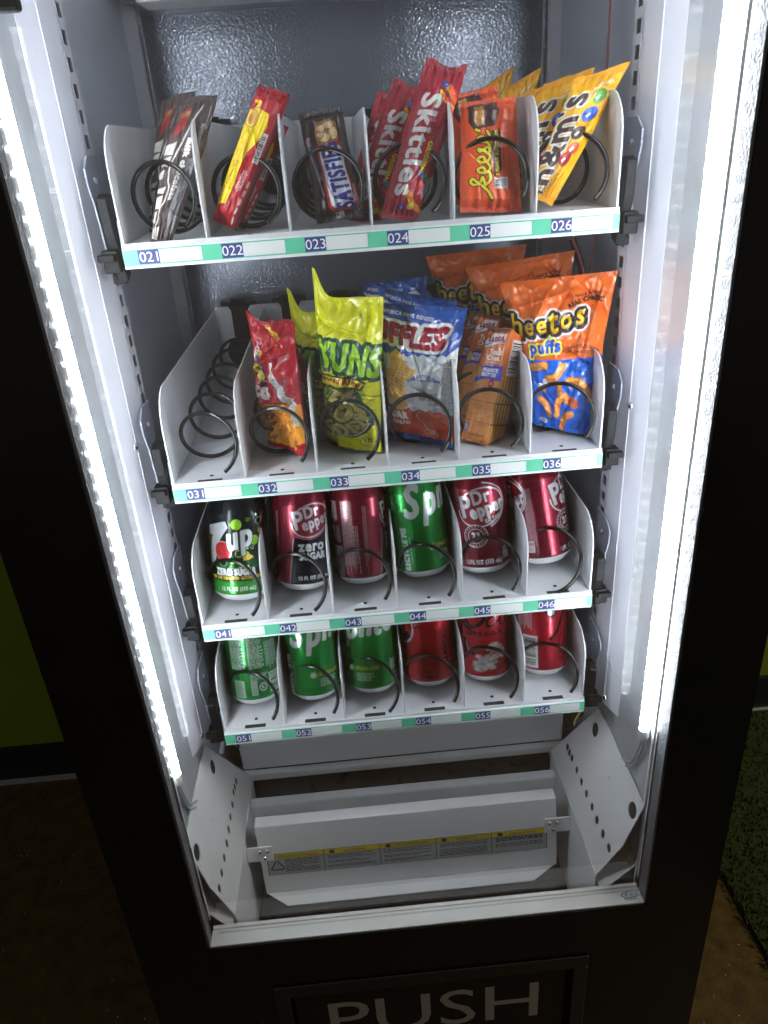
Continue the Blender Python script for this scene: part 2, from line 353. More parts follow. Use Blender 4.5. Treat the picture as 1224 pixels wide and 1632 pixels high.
for sx, xa, xb in ((-1, -.232, -.1960), (1, .1850, .222)):
    z0, z1 = -.818, -.793
    MB().prism([(xa, fy(z0)-.0022, z0), (xb, fy(z0)-.0022, z0), (xb, fy(z1)-.0022, z1), (xa, fy(z1)-.0022, z1)], (0, .0018, 0)).build('hinge_tab', 'white_paint', flap, .0006)
    c = (xb-.007, xb-.018, xb-.0125) if sx < 0 else (xa+.007, xa+.018, xa+.0125)
    for q, (xx, zz) in enumerate(zip(c, (-.7995, -.7995, -.8110))):
        MB().lathe([(0, -.0062), (.0014, -.0062), (.0028, -.0052), (.0034, -.0028), (.0034, -.0020)], 14, (xx, fy(zz), zz), 'y').build('screw', 'chrome', flap)
# advice sticker on the flap
SX0, SX1, SZ0, SZ1 = -.206, .189, -.846, -.8085
def S(u, v): return (SX0+u*(SX1-SX0), fy(SZ0+v*(SZ1-SZ0))-.0006, SZ0+v*(SZ1-SZ0))
def S2(u, v, e=.0003): p = S(u, v); return (p[0], p[1]-e, p[2])
q = MB(); q.prism([S(0, 0), S(1, 0), S(1, 1), S(0, 1)], (0, .0004, 0)); st = q.build('advice_sticker', 'sticker_grey', flap)
q = MB(); q.add([S2(0, .76), S2(1, .76), S2(1, 1), S2(0, 1)], [(0, 1, 2, 3)]); q.build('sticker_heading', 'sticker_yellow', flap)
q = MB()
for u in (0, .2, .4, .6, .8, .9985): q.add([S2(u-.0012, 0, .0006), S2(u+.0012, 0, .0006), S2(u+.0012, 1, .0006), S2(u-.0012, 1, .0006)], [(0, 1, 2, 3)])
for v in (0, .755, .99): q.add([S2(0, v, .0005), S2(1, v, .0005), S2(1, v+.012, .0005), S2(0, v+.012, .0005)], [(0, 1, 2, 3)])
HW = SX1-SX0
heads = ['VENDING MACHINE USAGE GUIDELINES', 'USAGE REMINDERS', 'RESTOCKING GUIDELINES', 'IMPORTANT TIPS', 'AFTER-SALES SERVICE']
for k, hd in enumerate(heads):
    text_mesh(q, hd, 0, .0034, lambda u, v, k=k: S2(.2*k+.112+u/HW, .82+v/(SZ1-SZ0), .0007), sx=.78 if k else .62)
    ic = [S2(.2*k+.030+.010*math.cos(a)+(0 if k else -.012), .875+.085*math.sin(a), .0007) for a in np.linspace(0, 2*math.pi, 14, endpoint=False)]; q.add(ic, [tuple(range(14))])
rr = random.Random(2)
for k in range(5):
    u0, u1 = .2*k+(.062 if k == 0 else .014), .2*k+.188
    for i in range(9 if k != 4 else 7):
        v = .68-i*.068; uu = u0; end = u1-(rr.random()*.09 if rr.random() < .35 else .004)
        bold = k == 4 and i < 3
        if k and i in (3, 6) and k != 4 and rr.random() < .4: continue
        if k == 4 and i == 3: continue
        while uu < end:
            wd = rr.uniform(.006, .02); e2 = min(uu+wd, end)
            hgt = .048 if bold else .030
            q.add([S2(uu, v, .0007), S2(e2, v, .0007), S2(e2, v+hgt, .0007), S2(uu, v+hgt, .0007)], [(0, 1, 2, 3)]); uu = e2+.0035
text_mesh(q, '!', 0, .0055, lambda u, v: S2(.034+u/HW, .36+v/(SZ1-SZ0), .0007))
tri = [(.012, .28), (.034, .66), (.056, .28)]
for i in range(3):
    a, b_ = np.array(tri[i]), np.array(tri[(i+1) % 3]); n = np.array([-(b_-a)[1]*.06, (b_-a)[0]*1.2]); n = n/np.hypot(n[0]*10, n[1])*.05
    q.add([S2(*a, .0007), S2(*b_, .0007), S2(*(b_+n), .0007), S2(*(a+n), .0007)], [(0, 1, 2, 3)])
q.build('sticker_print', 'ink', flap)
# perforated chute guards
def guard(side, T0, T1, F, B1, B0, big, small, tiny, xt, zt, xb, zb):
    n = np.cross(np.array([0, 1.0, 0]), np.array([xb-xt, 0, zb-zt])); n /= np.linalg.norm(n)
    if n[0]*side > 0: n = -n                            # towards the middle of the bay
    o3 = np.array([xt, 0, zt]); sv = np.array([xb-xt, 0, zb-zt]); L = np.linalg.norm(sv); sv = sv/L
    def hit(p): dr = ray(*p); t = np.dot(o3-CAM, n)/np.dot(dr, n); h = CAM+dr*t-o3; return (h[1], np.dot(h, sv))
    to3 = lambda u, v, dd: o3+np.array([0, u, 0])+sv*v-n*dd
    out = [(T0[1], 0), (T1[1], 0), (F[1], (F[2]-zt)/(zb-zt)*L), (B1[1], L), (B0[1], L)]
    hs = []
    for ps, r, ng in ((big, .0098, 20), (small, .0054, 16), (tiny, .0014, 8)):
        for p in ps:
            c = hit(p); c = (max(c[0], -.1150+r+.003), c[1]); hs.append([(c[0]+r*math.cos(a), c[1]+r*math.sin(a)) for a in np.linspace(0, 2*math.pi, ng, endpoint=False)])
    m = MB(); m.plate(out, hs, to3, .0015)
    g = m.build('chute_guard', 'white_paint', VM)
    MB().box(xb-side*.0005, xb+side*.0018, B1[1], B0[1], -.935, zb-.0005).build('guard_flange', 'white_paint', g)
    for p in (out[0], out[2]): pass
    MB().prism([(side*.2675, -.113, -.745), (side*.2675, .05, -.745), (xb+side*.003, .06, -.79), (xb+side*.003, -.113, -.79)], (0, 0, -.0012)).build('corner_plate', 'bright_alu', g)
    MB().prism([to3(T0[1]-.002, .002, .0016), to3(T1[1]+.004, .002, .0016), to3(B1[1]+.004, L-.004, .0016), to3(B0[1]-.004, L-.004, .0016)], n*-.05*0+np.array([side*.0006, 0, -.0002])).build('guard_hole_shade', 'hole_shade', g)  # dark sheet behind the guard so its holes read as shaded
guard(-1, (0, .038, 0), (0, -.1165, 0), (0, -.1165, -.705), (0, -.100, 0), (0, .125, 0), [(340, 1222), (312, 1371)],
      [(377, 1245), (375, 1254), (373, 1262), (371, 1282), (368, 1302), (365, 1322), (362, 1344), (358, 1367), (354, 1391), (350, 1416)], [(337, 1305)], -.2655, -.628, -.233, -.780)
guard(1, (0, .050, 0), (0, -.1165, 0), (0, -.1165, -.705), (0, -.100, 0), (0, .115, 0), [(948, 1163), (1011.7, 1300.5)],
      [(904, 1191), (907, 1199), (911, 1208), (918.6, 1227), (926, 1246), (934, 1265), (943, 1286), (951, 1307), (960.5, 1329), (970, 1352)], [(970.6, 1239)], .2655, -.640, .2225, -.775)

# ------------------------------------------------------------------ shelf trays
ROWZ = [0.0, -.2367, -.4145, -.5731]; PITCHX = .075; W2 = .225
def lane(k): return -W2+PITCHX*(k+.5)
def divider_profile(z, h):
    pts = [(0.0015, z+.0005), (-.0005, z+.03), (.0, z+.058)]
    for a in np.linspace(0, math.pi/2, 8): pts.append((.034-.034*math.cos(a), z+.058+(h-.058)*math.sin(a)))
    pts += [(.05, z+h), (.418, z+h-.002), (.418, z+.0005)]
    return pts
COIL = {}
def coil_pts(xc, zc, R, y0, pitch, th0, y1):
    th = np.arange(th0, th0+2*math.pi*(y1-y0)/pitch, math.radians(11))
    r = RNG.random(3)*6.28
    Y = y0+pitch*(th-th0)/(2*math.pi)+.0016*np.sin(th*.7+r[0]); Rr = R*(1+.02*np.sin(th*.43+r[1]))
    return np.stack([xc+Rr*np.cos(th), Y, zc+Rr*np.sin(th)], 1)
def tray(r):
    z = ROWZ[r]; can = r >= 2; h = .097 if r < 2 else .092
    words = ['white shelf tray of six spiral lanes holding candy bars and candy pouches', 'white shelf tray with one empty spiral lane beside bags of chips and crackers',
             'white shelf tray of soda cans with a dark lemon lime can at its end', 'white shelf tray of green and red soda cans above the hopper flap'][r]
    T = empty('shelf_tray', (0, .2, z-.017), words, 'shelf tray', 'shelf trays in the machine')
    MB().box(-W2, W2, -.001, .418, z-.0012, z).build('tray_floor', 'tray_paint', T)
    MB().box(-W2-.001, W2+.001, -.0022, -.0008, z-.020, z+.0015).build('front_flange', 'tray_paint', T)
    # label holder: white extrusion, green strip, cards and lane numbers
    ls = MB(); ls.box(-W2-.001, W2+.001, -.0042, -.0024, z-.0200, z-.0022).build('label_holder', 'strip_white', T, .0005)
    ls = bpy.data.objects[sc.collection.objects[-1].name]
    MB().box(-W2-.0008, W2+.0008, -.0047, -.0043, z-.0172, z-.0036).build('label_strip', 'green_label', ls)
    for k in range(6):
        x0 = -W2+k*PITCHX+.0125
        MB().box(x0, x0+.0190, -.0050, -.0048, z-.0164, z-.0042).build('number_card', 'navy_card', ls)
        MB().box(x0+.0191, x0+.0570, -.0050, -.0048, z-.0160, z-.0046).build('price_card', 'white_card', ls)
        m = MB(); text_mesh(m, '0%d%d' % (r+2, k+1), x0+.0095, .0083, lambda u, v: (u, -.0051, z-.0144+v), sx=1.06)
        m.build('lane_number', 'digit_white', ls)
        xc = lane(k)
        MB().box(xc-.013, xc+.013, .0004, .0066, z+.0001, z+.0004).build('floor_slot_shade', 'slot_shade', T)  # dark plate in place of the shade in an open slot
        MB().lathe([(0, .0004), (.0022, .0004), (.0022, .0001)], 14, (xc, .0165, z)).build('floor_hole_shade', 'slot_shade', T)  # dark disc in place of a shaded hole
        # spiral
        pitch = .082 if can else .064; jit = RNG.random()
        th0 = math.radians(-60+22*jit) if (r, k) != (2, 5) else math.radians(-92)
        pts = coil_pts(xc, z+.0345, .0312, (-.002 if can else .005), pitch, th0, .372)
        MB().tube(pts, .0023, 8).build('spiral_coil', 'wire_black', T)
        mo = MB(); mo.box(xc-.017, xc+.017, .4215, .446, z+.055, z+.104); mo.box(xc-.010, xc+.010, .4120, .4213, z+.050, z+.110); mo.lathe([(0, .402), (.024, .402), (.024, .406), (.006, .407), (.006, .4118)], 20, (xc, 0, z+.0345), 'y')
        mo.box(xc-.025, xc+.025, .4120, .4213, z+.1005, z+.1065); mo.build('coil_motor', 'black_plastic', T)
    for k in range(7):
        x = -W2+k*PITCHX; x += -.0004 if k == 6 else (.0004 if k == 0 else 0)
        MB().prism([(x-.0007, a, b) for a, b in divider_profile(z, h)], (.0014, 0, 0)).build('lane_divider', 'tray_paint', T)
        if 0 < k < 6 or True:
            xa, xb = max(-W2, x-.0245), min(W2, x+.0245)
            MB().prism([(xa, .4185, z), (xb, .4185, z), (xb, .4185, z+h-.004), (xb-.004, .4185, z+h+.002), (xa+.004, .4185, z+h+.002), (xa, .4185, z+h-.004)], (0, .0012, 0)).build('back_tab', 'tray_paint', T)
    for sx in (-1, 1):
        # steel hanger plate with screw, and the black latch below it
        pr = [(.022, z+.064), (.036, z+.074), (.066, z+.074), (.066, z-.012), (.036, z-.012), (.030, z+.030), (.022, z+.050)]
        hp = MB().prism([(sx*.2500, a, b) for a, b in pr], (sx*.0016, 0, 0)).build('hanger_plate', 'steel_plate', T)
        MB().lathe([(0, sx*-.0024), (.0024, sx*-.0022), (.0036, 0), (.0036, sx*.0008)], 16, (sx*.2500, .044, z+.053), 'x').build('screw', 'chrome', T)
        MB().box(sx*.2260, sx*.2300, .012, .40, z-.012, z+.020).build('slide_runner', 'steel_plate', T)
        la = MB()
        la.prism([(sx*.2310, a, b) for a, b in [(.002, z+.040), (.014, z+.043), (.026, z+.040), (.030, z+.010), (.034, z-.006), (.030, z-.030), (.018, z-.034), (.012, z-.012), (.004, z+.010)]], (sx*.0105, 0, 0))
        la.box(sx*.2330, sx*.2480, .006, .020, z-.024, z-.004); la.box(sx*.2350, sx*.2515, .002, .010, z-.014, z-.007); la.box(sx*.2345, sx*.2465, .0215, .0300, z-.036, z-.026)
        la.build('tray_latch', 'black_plastic', T, .0016)
    return T
TRAYS = [tray(r) for r in range(4)]
# loose wiring by the tray ends; the second tray's strands stand in for reflections
def strand(parent, pts, r, m, name='wire_and_reflection'):
    pts = np.asarray(pts, float); tt = np.linspace(0, len(pts)-1, 12*len(pts)); p = np.stack([np.interp(tt, range(len(pts)), pts[:, i]) for i in range(3)], 1)
    for _ in range(6): p[1:-1] = (p[:-2]+2*p[1:-1]+p[2:])/4
    return MB().tube(p, r, 8).build(name, m, parent)
T4 = TRAYS[3]
strand(T4, [(.240, .03, -.590), (.232, .02, -.612), (.226, .03, -.640), (.230, .04, -.655)], .0013, 'cable_yellow')
strand(T4, [(.244, .05, -.585), (.238, .06, -.615), (.243, .05, -.65), (.236, .07, -.665)], .0035, 'black_plastic')
strand(T4, [(-.244, .04, -.585), (-.238, .03, -.615), (-.246, .04, -.645)], .0030, 'cable_grey')
strand(T4, [(-.236, .04, -.585), (-.230, .03, -.61), (-.222, .04, -.635), (-.226, .05, -.65), (-.232, .05, -.63)], .0014, 'black_plastic')
strand(T4, [(-.238, .05, -.585), (-.234, .04, -.62), (-.224, .05, -.648)], .0016, 'cable_yellow')
T2 = TRAYS[1]
strand(T2, [(.232, .16, -.045), (.240, .15, -.07), (.248, .17, -.085), (.244, .16, -.11), (.250, .15, -.14)], .004, 'black_plastic')  # dark strand added in place of a reflection in the side wall
strand(T2, [(.228, .155, -.038), (.236, .145, -.06), (.247, .15, -.09), (.251, .15, -.15)], .0014, 'reflection_red')  # red strand of the same modelled reflection
strand(T2, [(.249, .13, .22), (.2505, .13, .10), (.2505, .14, -.02), (.250, .15, -.15)], .0012, 'reflection_red')  # long red strand stands in for red packs reflected on the wall

# ------------------------------------------------------------------ printed artwork, rasterised from outlines onto dense meshes
class Art:
    def __init__(s, w, h, nx, ny, base, ss=3):
        s.w, s.h, s.nx, s.ny, s.ss = w, h, nx, ny, ss
        s.W, s.H = nx*ss, ny*ss; s.kx = s.W/w; s.ky = s.H/h
        s.im = np.empty((s.H, s.W, 3), np.float32); s.im[:] = srgb(base)
    def mask(s, E):                           # even-odd fill of unordered edges (units)
        E = np.asarray(E, float).reshape(-1, 4)*np.array([s.kx, s.ky, s.kx, s.ky])
        D = np.zeros((s.H, s.W+1), np.int32)
        for x0, y0, x1, y1 in E:
            if y0 > y1: x0, y0, x1, y1 = x1, y1, x0, y0
            a = max(0, math.ceil(y0-.5)); b = min(s.H-1, math.ceil(y1-.5)-1)
            if b < a: continue
            r = np.arange(a, b+1); x = x0+(r+.5-y0)*(x1-x0)/(y1-y0)
            np.add.at(D, (r, np.clip(np.ceil(x-.5).astype(int), 0, s.W)), 1)
        return (np.cumsum(D, 1)[:, :-1] % 2).astype(bool)
    def dil(s, m, r):                         # r in units
        n = int(round(r*s.kx))
        for i in range(n):
            q = m.copy(); q[1:] |= m[:-1]; q[:-1] |= m[1:]; q[:, 1:] |= m[:, :-1]; q[:, :-1] |= m[:, 1:]
            if i % 2:
                q[1:, 1:] |= m[:-1, :-1]; q[:-1, :-1] |= m[1:, 1:]; q[1:, :-1] |= m[:-1, 1:]; q[:-1, 1:] |= m[1:, :-1]
            m = q
        return m
    def paint(s, m, col, a=1.0):
        c = srgb(col)
        if a >= 1: s.im[m] = c
        else: s.im[m] = s.im[m]*(1-a)+c*a
    def poly(s, pts, col, a=1.0, grow=0):
        p = np.asarray(pts, float); q = np.roll(p, -1, 0); m = s.mask(np.hstack([p, q]))
        if grow: m = s.dil(m, grow)
        s.paint(m, col, a); return m
    def rect(s, x0, y0, x1, y1, col, a=1.0): return s.poly([(x0, y0), (x1, y0), (x1, y1), (x0, y1)], col, a)
    def ell(s, cx, cy, rx, ry, col, rot=0, a=1.0):
        t = np.linspace(0, 2*math.pi, 40, endpoint=False); x = rx*np.cos(t); y = ry*np.sin(t); c, n = math.cos(math.radians(rot)), math.sin(math.radians(rot))
        return s.poly(np.stack([cx+x*c-y*n, cy+x*n+y*c], 1), col, a)
    def ring(s, cx, cy, rx, ry, wd, col, rot=0, a0=0, a1=360):
        t = np.radians(np.linspace(a0, a1, 44)); c, n = math.cos(math.radians(rot)), math.sin(math.radians(rot))
        p = lambda rx, ry: np.stack([cx+rx*np.cos(t)*c-ry*np.sin(t)*n, cy+rx*np.cos(t)*n+ry*np.sin(t)*c], 1)
        o, i = p(rx, ry), p(rx-wd, ry-wd)[::-1]
        if a1-a0 >= 360: E = [np.hstack([l, np.roll(l, -1, 0)]) for l in (o, i)]; s.paint(s.mask(np.vstack(E)), col)
        else: s.poly(np.vstack([o, i]), col)
    def stroke(s, pts, wd, col, smooth=True, a=1.0):
        p = np.asarray(pts, float)
        if smooth and len(p) > 2:             # Catmull-Rom
            q = np.vstack([2*p[0]-p[1], p, 2*p[-1]-p[-2]]); out = []
            for i in range(1, len(q)-2):
                for t in np.linspace(0, 1, 8, endpoint=False):
                    out.append(.5*((2*q[i])+(-q[i-1]+q[i+1])*t+(2*q[i-1]-5*q[i]+4*q[i+1]-q[i+2])*t*t+(-q[i-1]+3*q[i]-3*q[i+1]+q[i+2])*t**3))
            p = np.array(out+[q[-2]])
        m = np.zeros((s.H, s.W), bool); t = np.linspace(0, 2*math.pi, 12, endpoint=False); wv = np.broadcast_to(wd, (len(p),))/2
        for i in range(len(p)):
            c = np.stack([p[i, 0]+wv[i]*np.cos(t), p[i, 1]+wv[i]*np.sin(t)], 1); m |= s.mask(np.hstack([c, np.roll(c, -1, 0)]))
            if i+1 < len(p):
                d = p[i+1]-p[i]; l = np.hypot(*d)
                if l < 1e-9: continue
                n = np.array([-d[1], d[0]])/l
                c = np.array([p[i]+n*wv[i], p[i+1]+n*wv[i+1], p[i+1]-n*wv[i+1], p[i]-n*wv[i]]); m |= s.mask(np.hstack([c, np.roll(c, -1, 0)]))
        if col is not None: s.paint(m, col, a)
        return m
    def text(s, body, x, y, size, col, bold=0, out=(), sx=1.0, sy=1.0, shear=0, rot=0, align='C', warp=None, a=1.0):
        v, fs, e = text_tris(body, 1+1.9*bold/(.95*size*sx)); k = size/text_tris('H')[0][:, 1].max()
        p = v*k; x0, x1 = p[:, 0].min(), p[:, 0].max(); ref = {'C': (x0+x1)/2, 'L': x0, 'R': x1}[align]
        q = np.stack([(p[:, 0]-ref)*sx+p[:, 1]*sy*shear, p[:, 1]*sy], 1)
        if warp is not None: q = warp(q)
        c, n = math.cos(math.radians(rot)), math.sin(math.radians(rot))
        X = x+q[:, 0]*c-q[:, 1]*n; Y = y-(q[:, 0]*n+q[:, 1]*c)
        P = np.stack([X, Y], 1); m = s.mask(np.hstack([P[e[:, 0]], P[e[:, 1]]]))
        if bold: m = s.dil(m, bold)
        for g, oc in out: s.paint(s.dil(m, g), oc)
        s.paint(m, col, a); return m
    def fine(s, x0, y0, x1, y1, n, col, seed=1, a=.8, vert=False, fill=.62):
        r = random.Random(seed); n = max(n, int(n*1.7)); hgt = ((x1-x0) if vert else (y1-y0))/n
        for i in range(n):
            p = y0 if vert else x0; end = (y1 if vert else x1); end -= (end-p)*r.random()*.25
            while p < end:
                l = hgt*r.uniform(.8, 3.2); e = min(p+l, end)
                if vert: s.rect(x0+i*hgt, p, x0+i*hgt+hgt*fill, e, col, a)
                else: s.rect(p, y0+i*hgt, e, y0+i*hgt+hgt*fill, col, a)
                p = e+hgt*.45
    def bars(s, x0, y0, x1, y1, vert=True, seed=2, bgc=(225, 225, 222), ink=(25, 25, 28)):
        s.rect(x0, y0, x1, y1, bgc); r = random.Random(seed)
        a0, a1 = (x0, x1) if vert else (y0, y1); mg = (a1-a0)*.08; p = a0+mg
        while p < a1-mg:
            l = (a1-a0)*r.choice((.012, .02, .032, .04))
            if vert: s.rect(p, y0+(y1-y0)*.08, p+l, y0+(y1-y0)*.86, ink)
            else: s.rect(x0+(x1-x0)*.08, p, x0+(x1-x0)*.86, p+l, ink)
            p += l+(a1-a0)*r.choice((.014, .024, .034))
    def grid(s):                              # (ny+1, nx+1, 3) vertex colours
        c = s.im.reshape(s.ny, s.ss, s.nx, s.ss, 3).mean((1, 3))
        c = np.pad(c, ((0, 1), (0, 1), (0, 0)), 'edge'); return c

def noise2(u, v, fu, fv, seed):
    r = np.random.default_rng(seed); g = r.random((int(fv)+3, int(fu)+3))*2-1
    a, b = u*fu, v*fv; i, j = np.floor(a).astype(int), np.floor(b).astype(int); a = a-i; b = b-j
    a = a*a*a*(a*(a*6-15)+10); b = b*b*b*(b*(b*6-15)+10)
    return (g[j, i]*(1-a)+g[j, i+1]*a)*(1-b)+(g[j+1, i]*(1-a)+g[j+1, i+1]*a)*b
def sst(x, a, b): t = np.clip((x-a)/(b-a), 0, 1); return t*t*(3-2*t)

def grid_mesh(name, blocks, material):        # blocks: list of (P[ny,nx,3], C[ny,nx,3] or colour, flip)
    V, F, Cc = [], [], []; k = 0
    for P, C, flip in blocks:
        ny, nx = P.shape[:2]; V.append(P.reshape(-1, 3)); Cc.append(np.broadcast_to(C, P.shape).reshape(-1, 3))
        i = np.arange(ny*nx).reshape(ny, nx)+k
        q = np.stack([i[:-1, :-1], i[1:, :-1], i[1:, 1:], i[:-1, 1:]], -1).reshape(-1, 4)
        F.append(q[:, ::-1] if flip else q); k += ny*nx
    V = np.vstack(V); F = np.vstack(F); Cc = np.vstack(Cc); n = len(F)
    me = bpy.data.meshes.new(name); me.vertices.add(len(V)); me.loops.add(4*n); me.polygons.add(n)
    me.vertices.foreach_set('co', V.astype(np.float32).ravel()); me.loops.foreach_set('vertex_index', F.astype(np.int32).ravel())
    me.polygons.foreach_set('loop_start', np.arange(0, 4*n, 4, dtype=np.int32)); me.polygons.foreach_set('loop_total', np.full(n, 4, np.int32))
    me.polygons.foreach_set('use_smooth', np.ones(n, bool))
    a = me.color_attributes.new('print', 'FLOAT_COLOR', 'POINT')
    a.data.foreach_set('color', np.hstack([Cc, np.ones((len(Cc), 1))]).astype(np.float32).ravel())
    me.update(); me.validate(); me.materials.append(MAT[material]); return me

def bag(name, label, cat, art, TL, TR, BR, BL, T=.03, seed=1, crumple=.0022, creases=10, seal=.045, pinch=.05, flat=2.2, bp=.75,
        end=.28, ear=None, side=None, material='film_print', back=None, group=None, zfloor=None, pleat=.0012, topwave=.003, backf=.6, zig=0):
    nx, ny = art.nx, art.ny; C = art.grid()
    u, v = np.meshgrid(np.linspace(0, 1, nx+1), np.linspace(0, 1, ny+1)); r = np.random.default_rng(seed)
    TL, TR, BR, BL = [np.asarray(p, float) for p in (TL, TR, BR, BL)]
    N = np.cross((TR-TL)+(BR-BL), (BL-TL)+(BR-TR)); N /= np.linalg.norm(N)
    if N[1] > 0: N = -N
    frac, D = side if side else (1.0, 0.0)
    ua = np.minimum(u/frac, 1.0) if side else u
    uu = .5+(ua-.5)*(1-pinch*np.sin(math.pi*v)**.8)
    edge_wob = .012*noise2(v, v*0, 7, 1, seed+40); uu = uu+edge_wob*(2*ua-1)*np.sin(math.pi*v)
    base = ((TL*(1-uu)[..., None]+TR*uu[..., None])*(1-v)[..., None]+(BL*(1-uu)[..., None]+BR*uu[..., None])*v[..., None])
    up = ((TL+TR)-(BL+BR))/2; H = np.linalg.norm(up); up = up/H
    right = (TR-TL)+(BR-BL); right /= np.linalg.norm(right)
    env = np.minimum(sst(v, seal*.8, seal+end), sst(1-v, seal*.8, seal+end))
    prof = np.clip(1-np.abs(2*ua-1)**flat, 0, 1)**bp
    t = T*prof*env**.8
    em = np.clip(1-np.abs(2*ua-1)**6, 0, 1)
    body = np.minimum(sst(v, seal, seal+.08), sst(1-v, seal, seal+.08))
    n = 1.0*noise2(u, v, 3, 4, seed)+.6*(1-2*np.abs(noise2(u, v, 5, 7, seed+1)))+.35*(1-2*np.abs(noise2(u, v, 10, 15, seed+2)))+.12*noise2(u, v, 26, 40, seed+3)
    disp = crumple*n*em*(.35+.65*body)
    for k in range(creases):
        p0 = r.random(2)*np.array([1, 1.]); an = r.uniform(0, math.pi); dv = np.array([math.cos(an), math.sin(an)]); nv = np.array([-dv[1], dv[0]])
        asp = H/np.linalg.norm(TR-TL)
        du, dw = u-p0[0], (v-p0[1])*asp; al = du*dv[0]+dw*dv[1]; ac = np.abs(du*nv[0]+dw*nv[1]); Lc = r.uniform(.2, .6)
        disp += r.choice((-1, 1))*crumple*r.uniform(.8, 1.7)*np.exp(-ac/r.uniform(.012, .035))*np.exp(-(al/Lc)**2)*em*body
    ph = r.random(4)*6.28
    for vv, sg in ((v, 0), (1-v, 1)):         # gathers running out of the end seals
        disp += pleat*np.sin(u*(34+6*sg)+ph[sg]+3*noise2(u, v, 4, 2, seed+9))*np.exp(-np.maximum(vv-seal, 0)/.09)*sst(vv, seal*.4, seal)*em
    wave = topwave*(np.sin(u*5.5+ph[2])*np.exp(-v/.10)+.7*np.sin(u*6.5+ph[3])*np.exp(-(1-v)/.08))
    crimp = .00025*np.sin(u*2*math.pi*nx/5.0)*((v < seal)|(v > 1-seal))
    sidew = np.clip((u-frac)/(1-frac), 0, 1) if side else 0*u
    sd = sidew*D*np.minimum(sst(v, 0, seal+.05), sst(1-v, 0, seal+.05)) if side else 0*u
    dF = t*(1-backf)+disp+wave+crimp-sd; dB = -t*backf+wave-.0006-(D*np.minimum(sst(v, 0, seal+.05), sst(1-v, 0, seal+.05)) if side else 0)
    if ear:
        for (u0, wdt, hh, nn) in ear:
            wgt = np.exp(-((u-u0)/wdt)**2)*np.clip(1-v/.22, 0, 1)**1.6
            base = base+up*(wgt*hh)[..., None]+N*(wgt*nn)[..., None]
    if zig: base = base+up*(zig*np.abs(((u*nx/4) % 1)-.5)*((v < .004)*1.0-(v > .996)*1.0))[..., None]
    F = base+N*dF[..., None]+right*(sd*0)[..., None]
    st = max(1, nx//40), max(1, ny//60)
    iy = np.unique(np.r_[0:ny+1:st[1], ny]); ix = np.unique(np.r_[0:nx+1:st[0], nx])
    Bk = (base+N*dB[..., None])[np.ix_(iy, ix)]
    blocks = [(F, C, False), (Bk, srgb(back) if back is not None else np.median(C.reshape(-1, 3), 0), True)]
    if side: blocks.append((np.stack([F[:, -1], (base+N*dB[..., None])[:, -1]], 1), C[:, -1:], False)); 
    blocks.append((np.stack([(base+N*dB[..., None])[:, 0], F[:, 0]], 1), C[:, :1], False))
    org = (BL+BR)/2; org = np.array([org[0], org[1], zfloor if zfloor is not None else min(BL[2], BR[2])])
    me = grid_mesh(name, [(P-org, c, f) for P, c, f in blocks], material)
    o = bpy.data.objects.new(name, me); sc.collection.objects.link(o); o.location = org
    return tag(o, label, cat, group)
def again(o, label, dx, dy, dz=0, rz=0, rx=0, ry=0, s=1.0):   # another of the same kind further back in its lane
    c = o.copy(); sc.collection.objects.link(c); c.location = (o.location[0]+dx, o.location[1]+dy, o.location[2]+dz); c.rotation_euler = (math.radians(rx), math.radians(ry), math.radians(rz)); c.scale = (s, s, s); c['label'] = label
    return c

# ---- soda cans
CANR, CANH = .0331, .1225
def can_mesh(art):
    C = art.grid(); nx, ny = art.nx, art.ny
    a = np.linspace(0, 2*math.pi, nx+1); vv = np.linspace(0, 1, ny+1)
    zz = .0090+(1-vv)*(.1195-.0090)           # print runs from the lower chime to the neck
    rr = np.where(zz > .1000, CANR-(CANR-.0268)*np.clip((zz-.1000)/.0185, 0, 1)**1.1, CANR); rr = np.where(zz < .0120, CANR-.0016*(1-(zz-.0090)/.003)**2, rr)
    A, Z = np.meshgrid(a, zz); Rr = np.repeat(rr[:, None], nx+1, 1)
    P = np.stack([Rr*np.sin(A), -Rr*np.cos(A), Z], -1)      # u = 0.5 faces away from -Y after the shift below
    P = np.stack([-Rr*np.sin(A)*1.0, Rr*np.cos(A), Z], -1)  # middle of the print faces the door
    return grid_mesh('can_body', [(P, C, False)], 'can_print')
_base = MB().lathe([(CANR-.0016, .0090), (.0303, .0066), (.0266, .0026), (.0250, .0012), (.0238, .0), (.0226, .0008), (.0212, .0030), (.014, .0082), (0, .0100)], 56)
_lid = MB().lathe([(.0268, .1195), (.0266, .1200), (.0272, .1212), (.0272, .1225), (.0258, .1226), (.0252, .1212), (.0246, .1165), (.0225, .1160), (.0220, .1178), (0, .1178)], 56)
_lid.box(-.006, .006, -.004, .012, .1179, .1188)
def _plain(mb, nm):
    me = bpy.data.meshes.new(nm); me.from_pydata(mb.v, [], mb.f); me.polygons.foreach_set('use_smooth', mb.sm); me.materials.append(MAT['lid_alu']); return me
BASEM, LIDM = _plain(_base, 'can_base'), _plain(_lid, 'can_lid')
def can(me, label, x, y, z, rot=0, tilt=0, lean=-13, group='soda cans standing in the spiral lanes'):
    e = empty('soda_can', (x, y, z), label, 'soda can', group); e.scale = (1.02, 1.02, 1.045); e.rotation_mode = 'ZXY'; e.rotation_euler = (math.radians(lean), math.radians(tilt), math.radians(rot))
    for nm, m in (('can_body', me), ('can_base', BASEM), ('can_lid', LIDM)):
        o = bpy.data.objects.new(nm, m); sc.collection.objects.link(o); o.parent = e
    return e

